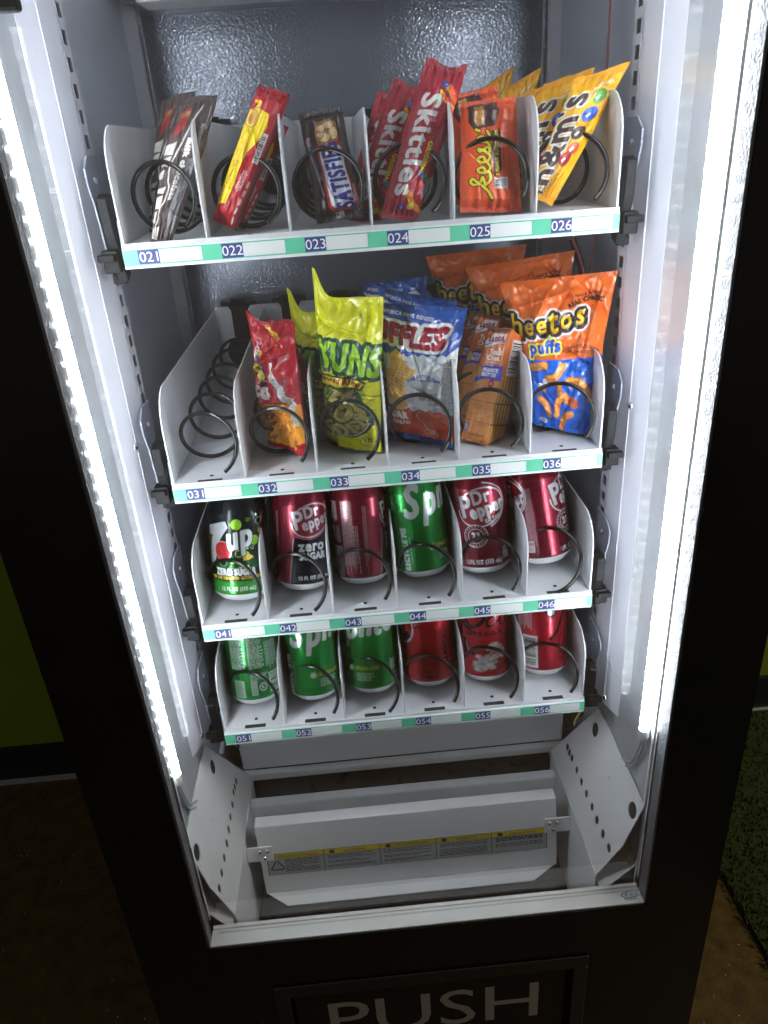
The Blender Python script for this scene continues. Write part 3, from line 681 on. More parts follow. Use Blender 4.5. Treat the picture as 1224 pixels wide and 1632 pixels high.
# ---- can artwork (millimetres round the can, 104 = front)
CX, SH = 104.0, 19.0                          # front centre line, shoulder height
def can_art(base): return Art(208, 110.5, 330, 176, base, 2)
SIL = (205, 208, 210)
def seven():
    A = can_art((14, 24, 26)); r = random.Random(4)
    for k in range(14): A.rect(0, SH+44+k*1.3, 208, SH+46+k*1.3, (22, 84+k*3, 44), .10+.02*k)
    for c in (CX, CX+92):
        for (x, y, q, col) in ((24, 30, 5.5, (140, 200, 40)), (13, 46, 4.5, (140, 200, 40)), (4, 11, 6, (140, 200, 40)), (-39, 30, 4, (190, 190, 60)), (32, 20, 3, (170, 150, 60)), (-2, 52, 3, (140, 200, 40)), (-44, 46, 5, (100, 170, 40)), (17, 6, 2.6, (90, 140, 40)), (36, 6, 2.4, (120, 60, 70)), (28, 2, 1.6, (150, 190, 150)), (15, 38, 1.4, (200, 220, 200)), (40, 40, 3.5, (100, 170, 50))):
            A.ell(c+x, SH+y, q, q, col)
        for x, y, q in ((31, 9, 4.2), (31, 16, 2), (21, 38, 2), (5, 44, 4), (-14, 54, 5), (36, 47, 3)): A.ring(c+x, SH+y, q, q, .6, (150, 200, 150))
        for x, y, col in ((16, 52, (225, 180, 40)), (10, 59, (150, 205, 40))):
            A.ell(c+x, SH+y, 6.5, 6.5, col); A.ell(c+x, SH+y, 5.4, 5.4, (240, 225, 140)); A.ell(c+x, SH+y, 4.9, 4.9, col)
            for k in range(6): a = k*math.pi/3; A.stroke([(c+x, SH+y), (c+x+5*math.cos(a), SH+y+5*math.sin(a))], .6, (245, 235, 170), False)
            A.poly([(c+x-8, SH+y+7), (c+x-8, SH+y+1.5), (c+x+8, SH+y-3), (c+x+8, SH+y+7)] if col[0] > 200 else [(c+x-8, SH+y-7), (c+x+8, SH+y-7), (c+x+8, SH+y-2), (c+x-8, SH+y+1)], (24, 70, 40))
        # numeral, dot and word
        A.poly([(c-42, SH+17), (c-9, SH+8), (c-6.5, SH+14), (c-20, SH+32), (c-27, SH+58), (c-38.5, SH+59), (c-36, SH+40), (c-27, SH+22.5), (c-41.5, SH+27)], SIL, grow=.5)
        A.ell(c-14, SH+41, 11.2, 11.2, (225, 225, 225)); A.ell(c-14, SH+41, 10.5, 10.5, (200, 52, 58))
        A.text('up', c+7, SH+37, 25.5, SIL, bold=1.3, sx=.78, shear=.22, rot=13, out=((.8, (16, 40, 34)),))
    A.rect(0, SH+60, 208, SH+75.5, (14, 24, 26))
    A.rect(0, SH+75.5, 208, 112, (46, 140, 48)); A.rect(0, SH+60, 208, SH+60.5, (70, 150, 70))
    A.text('ZERO SUGAR', CX, SH+68.5, 7.0, (235, 238, 235), bold=.5, sx=.66); A.text('LEMON LIME SODA WITH NATURAL FLAVOR', CX, SH+73.8, 3.6, (205, 180, 70), bold=.25, sx=.56)
    A.text('12 FL OZ (355 mL)', CX+3, SH+86.5, 4.0, (225, 235, 225), bold=.3, sx=.72)
    return can_mesh(A)
def pepper_logo(A, cx, cy, k, big):
    A.ring(cx, cy, 23*k, 17.5*k, 1.3*k, SIL, rot=-18, a0=-150, a1=195)
    A.text('Dr', cx+1*k, cy-4*k, 11.5*k, SIL, bold=.55*k, rot=12, sx=.82, out=((.5, (104, 18, 40)),))
    A.text('P', cx-12.5*k, cy+8*k, 18.5*k, SIL, bold=.7*k, rot=12, sx=.86, out=((.5, (104, 18, 40)),))
    A.text('epper', cx+7*k, cy+6.2*k, 10.8*k, SIL, bold=.62*k, rot=14, sx=.80, sy=1.05, out=((.4, (104, 18, 40)),))
    if big: A.text('Est.1885', cx+11*k, cy+12.5*k, 3.4*k, SIL, bold=.35, rot=14, sx=.8)
def pepper():
    A = can_art((132, 22, 46)); r = random.Random(3)
    for c in (CX, CX-86):
        A.poly([(c-22, 112), (c-20, SH+40), (c+0, SH+44), (c+18, SH+30), (c+26, SH+10), (c+30, 0), (c+52, 0), (c+52, 112)], (100, 12, 32))
        pepper_logo(A, c+2, SH+21, 1.28, True); A.ring(c, SH+20, 33, 27, 1.4, SIL, rot=-14, a0=-70, a1=80)
        A.ell(c-7, SH+54, 14, 13, (100, 12, 32)); A.ring(c-7, SH+54, 14.5, 13.5, .9, SIL); A.ring(c-7, SH+54, 9.4, 9, .8, SIL)
        A.text('23', c-7, SH+57.6, 7.5, SIL, bold=.7, sx=.8)
        for k in range(20):
            a = k*math.pi/10; A.ell(c-7+11.8*math.cos(a), SH+54+11.2*math.sin(a), .7, .9, SIL, a=.8)
        A.text('12FL OZ (355 mL)', c+1, SH+87, 4.6, SIL, bold=.35, sx=.72)
        A.rect(c+25, SH+70, c+34, SH+84, SIL, .75); A.text('150', c+29.5, SH+76, 4, (120, 20, 40), bold=.3, sx=.8); A.fine(c+26, SH+78, c+33, SH+83, 3, (120, 20, 40), 3)
    for c in (CX+52, CX-52): A.fine(c-5, SH+8, c+5, SH+86, 5, (190, 160, 170), 5, .6, True)
    A.rect(0, 0, 208, 9, (130, 24, 46), .6)
    return can_mesh(A)
def pepper_zero():
    A = can_art((126, 28, 48)); r = random.Random(3)
    A.rect(24, SH-2, 44, 112, (108, 14, 34)); A.rect(60, SH-2, 70, 112, (120, 18, 38), .7)
    A.poly([(CX-20, 112), (CX-13, SH+38), (CX+14, SH+30), (CX+36, SH-2), (CX+60, SH-2), (CX+60, 112)], (16, 19, 30), grow=.1)
    A.stroke([(CX-20, 112), (CX-13, SH+38)], .7, SIL, False); A.poly([(CX+60, SH-2), (CX+78, SH-2), (CX+60, 112)], (16, 19, 30))
    A.ell(CX+9, SH+18, 25, 18, (128, 22, 44), -16); A.ring(CX+9, SH+19.5, 26.5, 19.5, 1.1, (190, 90, 100), rot=-16, a0=-20, a1=150)
    pepper_logo(A, CX+9, SH+18, 1.08, False)
    A.text('zero', CX+8, SH+52.5, 11.5, SIL, bold=.6, sx=.92); A.text('SUGAR', CX+9, SH+62.5, 7.4, SIL, bold=.5, sx=.84)
    A.text('12 FL OZ (355 mL)', CX+12, SH+86, 3.9, SIL, bold=.35, sx=.75)
    x0 = 16; A.fine(x0, SH+2, x0+18, SH+30, 7, (215, 205, 208), 8, .85, True); A.fine(x0, SH+30, x0+20, SH+52, 9, (215, 205, 208), 8, .85, True)
    for k in range(15): A.rect(x0+2, SH+54+k*2.4, x0+22, SH+55.6+k*2.4, (210, 208, 208), .9)
    A.fine(40, SH+2, 54, SH+88, 6, (205, 190, 195), 9, .75, True); A.fine(54, SH+30, 60, SH+88, 2, (205, 190, 195), 10, .8, True)
    A.fine(CX-38, SH+8, CX-34, SH+86, 2, (200, 190, 194), 12, .7, True)
    A.rect(0, 0, 208, 8, (110, 30, 46), .5)
    return can_mesh(A)
def sprite():
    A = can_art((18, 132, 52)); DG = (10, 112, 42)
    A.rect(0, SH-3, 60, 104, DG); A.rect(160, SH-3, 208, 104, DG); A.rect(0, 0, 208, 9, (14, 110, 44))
    # tall slanted word
    A.text('S', CX-29, SH+27, 36, SIL, bold=1.5, sx=.74, shear=.14); A.text('p', CX-6, SH+26, 34, SIL, bold=1.6, sx=.70, shear=.14)
    A.text('r', CX+13, SH+22, 33, SIL, bold=1.5, sx=.72, shear=.14); A.text('it', CX+25, SH+21, 31, SIL, bold=1.5, sx=.62, shear=.14)
    A.text('e', CX+43, SH+19, 32, SIL, bold=1.5, sx=.70, shear=.14); A.ell(CX+22, SH-9, 3, 3, (220, 210, 60))
    st = [(CX-10+ (5.4 if k % 2 == 0 else 2.8)*math.cos(k*math.pi/6), SH+64.5+(5.0 if k % 2 == 0 else 2.8)*math.sin(k*math.pi/6)) for k in range(12)]; A.poly(st, (216, 222, 205))
    A.text('LEMON-LIME', CX+11, SH+66.5, 4.8, (206, 196, 70), bold=.35, sx=.70, shear=.1)
    A.fine(CX-2, SH+70, CX+22, SH+81, 3, (200, 220, 205), 4, .85)
    A.text('RECYCLE ME', CX-39, SH+64, 6.6, (214, 224, 216), bold=.5, sx=.80, rot=90); A.fine(CX-46, SH+42, CX-43.5, SH+88, 1, (200, 220, 205), 6, .8, True); A.fine(CX-36, SH+50, CX-34, SH+84, 1, (200, 220, 205), 7, .6, True)
    A.rect(CX+44, SH+58, CX+53, SH+72, (200, 215, 205), .8); A.fine(CX+45, SH+60, CX+52, SH+71, 3, (20, 110, 50), 5); A.fine(CX+45, SH+75, CX+52, SH+84, 2, (200, 215, 205), 6)
    # back: facts panel, small print, barcode
    A.fine(2, SH+8, 22, SH+52, 14, (205, 220, 208), 11, .85); A.fine(186, SH+8, 206, SH+52, 14, (205, 220, 208), 11, .85); A.rect(0, SH+4, 24, SH+5, SIL); A.text('Calories 140', 194, SH+14, 4.5, SIL, bold=.4, sx=.8)
    A.fine(24, SH+20, 42, SH+56, 8, (205, 220, 208), 12, .8, True); A.rect(30, SH+2, 41, SH+16, (214, 222, 214)); A.ell(35.5, SH+9, 3.4, 4.4, (20, 110, 50)); A.fine(2, SH+58, 26, SH+66, 3, (205, 220, 208), 13, .8)
    A.bars(26, SH+60, 44, SH+86, False, 5, (206, 216, 208), (20, 84, 44)); A.rect(2, SH+66, 10, SH+86, (200, 214, 204), .75); A.ring(17, SH+76, 5, 5.5, 1.6, (206, 220, 208)); A.text('R', 17, SH+78, 4, (206, 220, 208), bold=.4)
    A.rect(188, SH+66, 202, SH+88, (200, 214, 204), .75); A.fine(189, SH+67, 201, SH+87, 8, (20, 96, 46), 15, .9)
    return can_mesh(A)
def script_cola(A, cx, cy, k, col, out):
    J = lambda pts: [(cx+x*k, cy+y*k) for x, y in pts]
    segs = [([(-2, -9), (-9, -13), (-17, -8), (-20, 3), (-14, 10), (-5, 7), (0, 1)], 3.4), ([(-12, -14), (0, -17), (14, -14)], 2.0),
            ([(6, 0), (2, 4), (3, 9), (8, 9), (11, 4), (9, 0), (5, 1)], 2.4), ([(13, 6), (20, -4), (21, -14), (17, -12), (16, 0), (17, 9), (21, 8)], 2.2),
            ([(31, 1), (26, 0), (23, 5), (25, 9), (30, 6), (32, 0), (31, 8), (35, 8)], 2.4)]
    if out: 
        for p, wd in segs: A.stroke(J(p), wd*k+1.4, out)
    for p, wd in segs: A.stroke(J(p), wd*k, col)
def cola():
    A = can_art((164, 14, 30)); BK = (24, 20, 24)
    A.rect(150, SH-3, 208, 112, (160, 8, 24)); 
    A.ell(CX-24, SH+24, 17, 20, (196, 196, 196)); A.ell(CX-25, SH+22, 15.6, 18.5, (172, 12, 28)); script_cola(A, CX-26, SH+14, .8, BK, None)
    A.poly([(CX-40, SH+26), (CX-32, SH+24), (CX-27, SH+32), (CX-32, SH+42), (CX-40, SH+40)], (214, 214, 214)); A.poly([(CX-27, SH+32), (CX-16, SH+27), (CX-12, SH+34), (CX-22, SH+43), (CX-31, SH+42)], (40, 36, 40))
    A.text('COLA', CX-42, SH+66, 6, BK, bold=.5, rot=90, sx=.9); A.text('CLASSIC', CX+36, SH+52, 6.4, (108, 10, 24), bold=.5, rot=90, sx=1.0)
    A.ring(CX+4, SH+62, 6.5, 8, .7, (60, 14, 22)); A.text('0', CX+4, SH+62, 4.4, (50, 14, 22), bold=.3); A.fine(CX, SH+64, CX+8, SH+68, 2, (50, 14, 22), 3)
    A.text('12 FL OZ', CX+5, SH+80, 3.6, (60, 14, 22), bold=.3, sx=.7); A.text('(355 mL)', CX+5, SH+85.5, 3.6, (60, 14, 22), bold=.3, sx=.7)
    return can_mesh(A)
def cola_zero():
    A = can_art((158, 20, 40)); BK = (22, 20, 24); sl = (190, 186, 188)
    for c in (CX,):
        script_cola(A, c-6, SH+14, 1.25, BK, None); A.stroke([(c-46, SH+10), (c-36, SH+24), (c-26, SH+30)], 4, BK); A.stroke([(c-42, SH+4), (c-30, SH+12)], 1.2, sl)
        A.text('ZERO SUGAR', c-6, SH+37.5, 4.6, BK, bold=.35, sx=1.05)
        A.stroke([(c-34, SH+44), (c-30, SH+56), (c-22, SH+62)], 5, (70, 30, 40)); A.stroke([(c-33, SH+46), (c-28, SH+58)], 1, sl)
        r = random.Random(6)                   # soft white winter motif
        for k in range(46):
            a = r.random()*6.28; q = r.random()**.6; A.ell(c-8+15*q*math.cos(a), SH+74+11*q*math.sin(a), 3.4, 2.6, (150+int(r.random()*50),)*3, a=.85)
        A.ell(c+9, SH+58, 10, 8, (196, 158, 140), -20); A.ell(c+2, SH+52, 9, 4, (205, 196, 190), -24); A.ell(c+16, SH+62, 4, 7, (198, 194, 192), 14); A.ell(c+6, SH+66, 8, 3.4, (205, 200, 198), -18)
        A.stroke([(c+2, SH+62), (c+6, SH+60)], .9, (110, 70, 60)); A.stroke([(c+11, SH+60), (c+15, SH+60)], .9, (110, 70, 60)); A.ell(c+9, SH+63.5, 1.8, 1.6, (200, 120, 110))
        A.stroke([(c+6, SH+86), (c+12, SH+80), (c+22, SH+76)], 1.1, (90, 16, 28)); A.stroke([(c+24, SH+30), (c+36, SH+44), (c+40, SH+60)], 1.4, (140, 12, 30))
    A.fine(CX+34, SH+78, CX+40, SH+88, 3, (60, 16, 26), 4)
    # back
    A.rect(150, SH-3, 172, SH+62, (30, 22, 28)); A.fine(151, SH, 171, SH+60, 12, (200, 190, 192), 9, .75); A.fine(174, SH, 196, SH+44, 10, (214, 190, 196), 10, .75, True)
    A.bars(182, SH+46, 202, SH+88, False, 12, (206, 206, 204), (24, 20, 24)); A.rect(166, SH+66, 178, SH+86, (26, 22, 26)); A.ring(172, SH+76, 4.6, 5.4, 1.6, (206, 204, 204))
    A.ell(12, SH+14, 8, 9, (30, 22, 28)); A.fine(7, SH+8, 17, SH+20, 4, (214, 206, 206), 4, .9); A.stroke([(10, SH+50), (20, SH+40), (30, SH+16), (34, SH+4)], [4]*25, (26, 22, 26)); A.fine(20, SH+46, 26, SH+84, 2, (96, 14, 26), 5, .9, True)
    return can_mesh(A)
M7, MP, MPZ, MS, MC, MCZ = seven(), pepper(), pepper_zero(), sprite(), cola(), cola_zero()
Z4, Z5 = ROWZ[2]+.0066, ROWZ[3]+.0066; Y4, Y5 = .0640, .0545
can(M7, 'black and green lemon lime soda can with big white 7 and red dot', lane(0)+.003, Y4-.012, Z4, -3, 4)
can(MPZ, 'maroon and black soda can with its zero sugar panel facing the glass', lane(1)+.003, Y4-.002, Z4, 8, 3.5)
can(MPZ, 'maroon soda can turned to show its nutrition facts', lane(2)+.001, Y4, Z4, 74, 0)
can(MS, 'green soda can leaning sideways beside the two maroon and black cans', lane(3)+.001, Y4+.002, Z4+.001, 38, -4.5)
can(MP, 'maroon soda can with whole oval logo and 23 emblem', lane(4), Y4, Z4, -8, -2)
can(MP, 'tilted maroon soda can showing two half logos behind lane card 046', lane(5)+.001, Y4+.002, Z4+.005, 62, -7)
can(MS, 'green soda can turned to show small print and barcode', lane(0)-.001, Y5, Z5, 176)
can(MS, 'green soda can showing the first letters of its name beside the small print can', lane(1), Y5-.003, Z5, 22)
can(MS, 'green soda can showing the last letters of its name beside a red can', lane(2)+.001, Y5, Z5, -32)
can(MC, 'red soda can with round black and white badge on its side', lane(3)+.001, Y5+.003, Z5, -22)
can(MCZ, 'red zero sugar can with white bearded winter picture', lane(4), Y5+.003, Z5, 4)
can(MCZ, 'red soda can turned to show its barcode and recycling mark', lane(5)+.001, Y5+.004, Z5, 168)
for r, ms in ((2, (M7, MPZ, MPZ, MS, MP, MP)), (3, (MS, MS, MS, MC, MCZ, MCZ))):
    fr = [['the big white 7 can', 'the zero sugar panel can', 'the nutrition facts can', 'the sideways leaning green can', 'the whole oval logo can', 'the tilted half logo can'],
          ['the small print green can', 'the first letters green can', 'the last letters green can', 'the round badge red can', 'the winter picture can', 'the barcode red can']][r-2]
    for k, me in enumerate(ms):
        can(me, 'second soda can hidden in the coil behind '+fr[k], lane(k), (Y4, Y5)[r-2]+.083, (Z4, Z5)[r-2], 40*k-90)

# ---- wrapped snacks; art is 100 units wide, y runs down from the top seal
def arc(rad):                                  # bend lettering over a circle of that radius
    def f(q):
        a = q[:, 0]/rad; r = rad+q[:, 1]; return np.stack([r*np.sin(a), r*np.cos(a)-rad], 1)
    return f
def wob(q): return np.stack([q[:, 0], q[:, 1]*(1+.10*np.sin(q[:, 0]*.22))+1.2*np.sin(q[:, 0]*.13)], 1)
def cheese():
    A = Art(100, 145, 190, 270, (222, 104, 34)); OR, BL = (222, 104, 34), (20, 96, 206)
    A.poly([(0, 72), (30, 74), (70, 73), (100, 71), (100, 145), (0, 145)], BL)
    # name with white, black and yellow layers
    G = [('C', -13, 53, 19, -6), ('h', 5, 52, 22, -4), ('e', 20, 50, 16, 0), ('e', 34, 48.5, 16, 4), ('t', 47, 48, 21, 8), ('o', 59, 45, 15.5, 8), ('s', 73, 42, 17.5, 6)]
    ms = []
    for ch, x, y, sz, rot in G:
        v, fs, e = text_tris(ch); k = sz/text_tris('H')[0][:, 1].max(); p = v*k; q = np.stack([(p[:, 0]-p[:, 0].mean())*.92+p[:, 1]*.12, p[:, 1]], 1)
        c, n = math.cos(math.radians(rot)), math.sin(math.radians(rot)); P = np.stack([x+q[:, 0]*c-q[:, 1]*n, y-(q[:, 0]*n+q[:, 1]*c)], 1)
        ms.append(A.dil(A.mask(np.hstack([P[e[:, 0]], P[e[:, 1]]])), .45))
    M = np.any(ms, 0); sh = np.roll(np.roll(M, 7, 0), 5, 1)
    A.paint(A.dil(M|sh, 4.2), (236, 232, 228)); A.paint(A.dil(M|sh, 2.6), (26, 20, 26)); A.paint(M, (238, 206, 40)); top = M.copy(); top &= np.roll(M, -9, 0); A.paint(M & ~top, (214, 150, 30))
    for x, y in ((24, 40), (38, 38), (61, 34), (76, 30)): A.ell(x, y, 1.5, .8, (250, 244, 190), -20)
    A.text('puffs', 35, 67, 11, (24, 84, 196), bold=.9, sx=1.0, shear=.12, rot=5, out=((2.2, (40, 36, 20)), (1.7, (246, 226, 60))))
    A.text('MADE WITH', 77, 18.5, 2.4, (40, 24, 20), bold=.15, rot=4); A.text('REAL CHEESE!', 77, 23, 3.6, (40, 24, 20), bold=.3, sx=.85, rot=6, warp=arc(34))
    A.text('GUARANTEED FRESH', 76, 63, 2.9, (50, 24, 16), bold=.2, rot=-2, sx=.9, warp=arc(40)); A.text('• UNTIL PRINTED DATE', 76, 68, 2.6, (50, 24, 16), bold=.2, sx=.85)
    A.fine(62, 76, 84, 86, 3, (20, 50, 110), 3, .7)
    def puff(p, w):
        A.stroke(p, w+.8, (150, 70, 16)); A.stroke(p, w, (232, 142, 44)); A.stroke([(x-.6, y-w*.16) for x, y in p], w*.45, (246, 174, 84)); r = random.Random(int(p[0][0]))
        for k in range(16):
            i = r.randrange(len(p)-1); t = r.random(); A.ell(p[i][0]*(1-t)+p[i+1][0]*t+r.uniform(-2, 2), p[i][1]*(1-t)+p[i+1][1]*t+r.uniform(-2, 2), .7, .6, (205, 110, 30), a=.7)
    puff([(18, 82), (26, 80), (34, 79)], 7.5); puff([(36, 92), (46, 90), (55, 80)], 7.5); puff([(62, 94), (74, 94), (84, 100), (90, 110)], 7.5)
    puff([(50, 98), (52, 108), (62, 114)], 7); puff([(58, 108), (48, 114), (44, 128)], 7.5); puff([(22, 114), (30, 120), (33, 130)], 7.5); puff([(66, 126), (56, 130), (50, 142)], 7)
    A.ell(68, 114, 8, 5, (206, 98, 40), 20)
    A.ell(26, 101, 6, 3.4, (228, 228, 232)); A.ell(32, 96, 3, 4, (228, 228, 232)); A.ell(28, 104, 4, 3, (206, 120, 50)); A.ell(22, 138, 6, 3, (210, 214, 220))
    A.ring(72, 136, 9, 5, .5, (12, 40, 96)); A.text('210', 72, 137, 4, (12, 40, 96), bold=.3); A.fine(65, 138, 79, 141, 2, (12, 40, 96), 4)
    A.fine(36, 140, 60, 143, 2, (12, 50, 120), 5, .6)
    A.rect(0, 0, 100, 5.5, (206, 92, 30)); return A
def ridged():
    A = Art(100, 168, 150, 252, (38, 80, 160)); W_ = (206, 210, 214)
    zz = [(x, 58+3.5*((x//6) % 2)-.04*x) for x in range(0, 103, 6)]; A.poly(zz+[(100, 168), (0, 168)], W_)
    zz = [(x, 121+3.2*((x//7) % 2)+.02*x) for x in range(0, 106, 7)]; A.poly(zz+[(100, 168), (0, 168)], (196, 74, 44)); A.rect(0, 161, 100, 168, (32, 62, 130))
    A.text('RUFFLES', 30, 46, 20, (158, 26, 50), bold=1.4, sx=.86, rot=-7, warp=lambda q: np.stack([q[:, 0], q[:, 1]*(1+.004*np.abs(q[:, 0]))+.0014*q[:, 0]**2], 1), out=((4.4, (232, 232, 232)), (.9, (110, 14, 34))))
    A.text('AMERICA HAVE RIDGES!', 38, 14, 4, (220, 226, 236), bold=.3, sx=.8, rot=-7)
    for (pts, c) in (([(14, 62), (24, 54), (34, 60), (40, 72), (50, 76), (46, 84), (30, 90), (14, 86)], (222, 184, 104)), ([(4, 80), (20, 78), (34, 84), (36, 104), (40, 118), (30, 126), (14, 124), (6, 112), (4, 96)], (216, 174, 96))):
        A.poly(pts, c, grow=1.2)
        x0, y0 = np.min(pts, 0); x1, y1 = np.max(pts, 0); m = np.zeros((A.H, A.W), bool)
        p = np.asarray(pts, float); m0 = A.mask(np.hstack([p, np.roll(p, -1, 0)]))
        for k in range(14):
            yy = y0-8+k*(y1-y0+16)/14; q = np.array([(x0-2, yy), (x1+2, yy+9), (x1+2, yy+10.6), (x0-2, yy+1.6)]); A.paint(A.mask(np.hstack([q, np.roll(q, -1, 0)])) & m0, (186, 138, 64), .65)
    A.text('GUARANTEED FRESH', 62, 84, 3.6, (52, 88, 160), bold=.3, sx=.8, warp=arc(36)); A.text('• UNTIL PRINTED DATE', 63, 88, 2.8, (52, 88, 160), bold=.2, sx=.8)
    A.text('19MAY2025', 66, 106, 3.8, (60, 62, 70), bold=.15, sx=.9); A.text('5281 023:09', 68, 111.5, 3.6, (60, 62, 70), bold=.15, sx=.9); A.text('11:59', 75, 117, 3.6, (60, 62, 70), bold=.15)
    A.text('CHEDDAR', 36, 139, 9.5, (232, 226, 222), bold=.9, sx=.78, align='R'); A.text('& SOUR CREAM', 37, 147.5, 5.6, (232, 226, 222), bold=.5, sx=.86, align='R')
    A.stroke([(56, 124), (50, 134), (58, 144), (68, 152)], .7, (232, 190, 170)); A.ring(68, 154, 10, 6.5, .6, (222, 170, 150)); A.text('230', 68, 155.5, 5.6, (222, 170, 150), bold=.4); A.fine(60, 157, 76, 160, 2, (222, 170, 150), 4)
    A.poly([(86, 60), (100, 46), (100, 128), (90, 126), (84, 86)], (208, 210, 212)); A.fine(86, 70, 100, 124, 22, (56, 58, 66), 7, .8); A.bars(89, 58, 100, 70, True, 8)
    A.rect(0, 0, 100, 5, (34, 70, 144)); return A
def rings():
    Y_, G_, D_ = (222, 222, 26), (150, 200, 44), (22, 74, 56)
    A = Art(100, 228, 150, 340, Y_); r = random.Random(4)
    for k in range(9): A.stroke([(-10+k*16, 62+k*2), (30+k*16, 26+k*2)], 1.3, (236, 234, 130), False)
    A.text('FUNYUNS', 16, 101, 40, G_, bold=2.0, sx=.58, rot=-7, out=((5.4, D_), (1.0, (24, 60, 44))))
    A.text('BRAND', 60, 116, 4, (30, 50, 30), bold=.3, sx=1.1, rot=-4); A.text('®', 96, 76, 5, (40, 60, 30))
    # window with the rings
    win = [(0, 128), (34, 126), (60, 130), (70, 146), (80, 164), (84, 182), (70, 196), (44, 206), (14, 206), (0, 200)]
    A.poly([(x*1.03+1.5, y) for x, y in win], D_, grow=4); A.poly(win, (110, 96, 48))
    p = np.asarray(win, float); wm = A.mask(np.hstack([p, np.roll(p, -1, 0)])); keep = A.im.copy()
    for k in range(15):
        x, y = r.uniform(0, 78), r.uniform(132, 204); rx, ry = r.uniform(12, 20), r.uniform(9, 15); ro = r.uniform(-50, 50)
        c = r.uniform(.82, 1.08); cc = (min(255, int(204*c)), min(255, int(190*c)), int(108*c))
        A.ring(x+1.4, y+1.6, rx+1, ry+1, 7, (96, 82, 40), ro); A.ring(x, y, rx, ry, 7, cc, ro); A.ring(x-.6, y-.8, rx-1.8, ry-1.8, 2.2, (226, 214, 146), ro, 150, 300)
        for j in range(8): a = r.random()*6.28; A.ell(x+(rx-3)*math.cos(a), y+(ry-3)*math.sin(a), 1.2, .9, (170, 146, 70), a=.7)
    im = A.im; A.im = np.where(wm[..., None], im, keep)
    A.stroke([(14, 208), (44, 207), (70, 198), (85, 182)], 1.4, (214, 222, 214))
    A.poly([(0, 112), (72, 116), (80, 122), (76, 130), (0, 128)], D_, grow=2.2); A.poly([(0, 112.5), (71, 116.5), (78, 122), (74, 129), (0, 127)], (240, 226, 60))
    A.text('Onion Flavored Rings', 73, 126, 8.6, (172, 42, 30), bold=.7, sx=.86, rot=-5, align='R')
    A.stroke([(14, 132), (12, 144), (22, 146), (28, 136)], 5, D_); A.stroke([(14, 130), (13, 142), (22, 144), (27, 132)], 3.2, G_)
    A.text('GUARANTEED FRESH', 84, 140, 2.8, (90, 96, 20), bold=.2, sx=.8, rot=-4); A.fine(74, 143, 96, 146, 1, (90, 96, 20), 3); A.fine(84, 160, 96, 176, 4, (60, 66, 20), 8, .8)
    A.rect(68, 206, 90, 222, (224, 222, 60)); A.ring(79, 214, 12, 9, .8, (40, 44, 20)); A.text('170', 79, 215, 6.8, (30, 34, 18), bold=.5, sx=.85); A.fine(70, 217, 88, 221, 2, (40, 44, 20), 4)
    return A
def corn():
    A = Art(100, 215, 130, 280, (166, 20, 38)); r = random.Random(8)
    A.poly([(0, 132), (34, 138), (62, 130), (100, 126), (100, 215), (0, 215)], (226, 152, 36))
    for k in range(26): A.ell(r.uniform(0, 34), r.uniform(146, 200), r.uniform(4, 9), r.uniform(3, 5), [(112, 66, 30), (150, 92, 40), (84, 48, 26)][k % 3], r.uniform(-60, 60))
    A.ell(24, 76, 13, 32, (40, 32, 92), -14)
    for k in range(4): A.stroke([(14+k*4, 50), (19+k*4, 66), (16+k*4, 82), (24+k*3, 98)], 2.4, (226, 204, 56))
    A.text('Fritos', 6, 124, 25, (216, 214, 212), bold=2.6, sx=.8, rot=-8); 
    A.text('ORIGINAL', 54, 22, 6.5, (224, 196, 60), bold=.5, sx=.8, rot=-38); A.text('CORN CHIPS', 16, 52, 5, (222, 200, 200), bold=.4, sx=.8, rot=52)
    A.poly([(54, 62), (60, 62), (96, 128), (78, 132)], (206, 206, 204)); A.fine(64, 84, 92, 130, 16, (70, 70, 76), 4, .8); A.poly([(80, 132), (94, 130), (94, 162), (86, 162)], (210, 208, 200)); A.fine(82, 134, 93, 160, 10, (70, 66, 60), 5, .8)
    A.text('GUARANTEED', 44, 160, 3, (240, 214, 140), sx=.9, rot=-60); A.fine(70, 192, 84, 202, 3, (90, 60, 30), 6); A.rect(0, 208, 100, 215, (170, 24, 40)); A.poly([(78, 200), (100, 190), (100, 215), (80, 215)], (170, 24, 40)); A.rect(0, 0, 100, 6, (150, 16, 34))
    return A
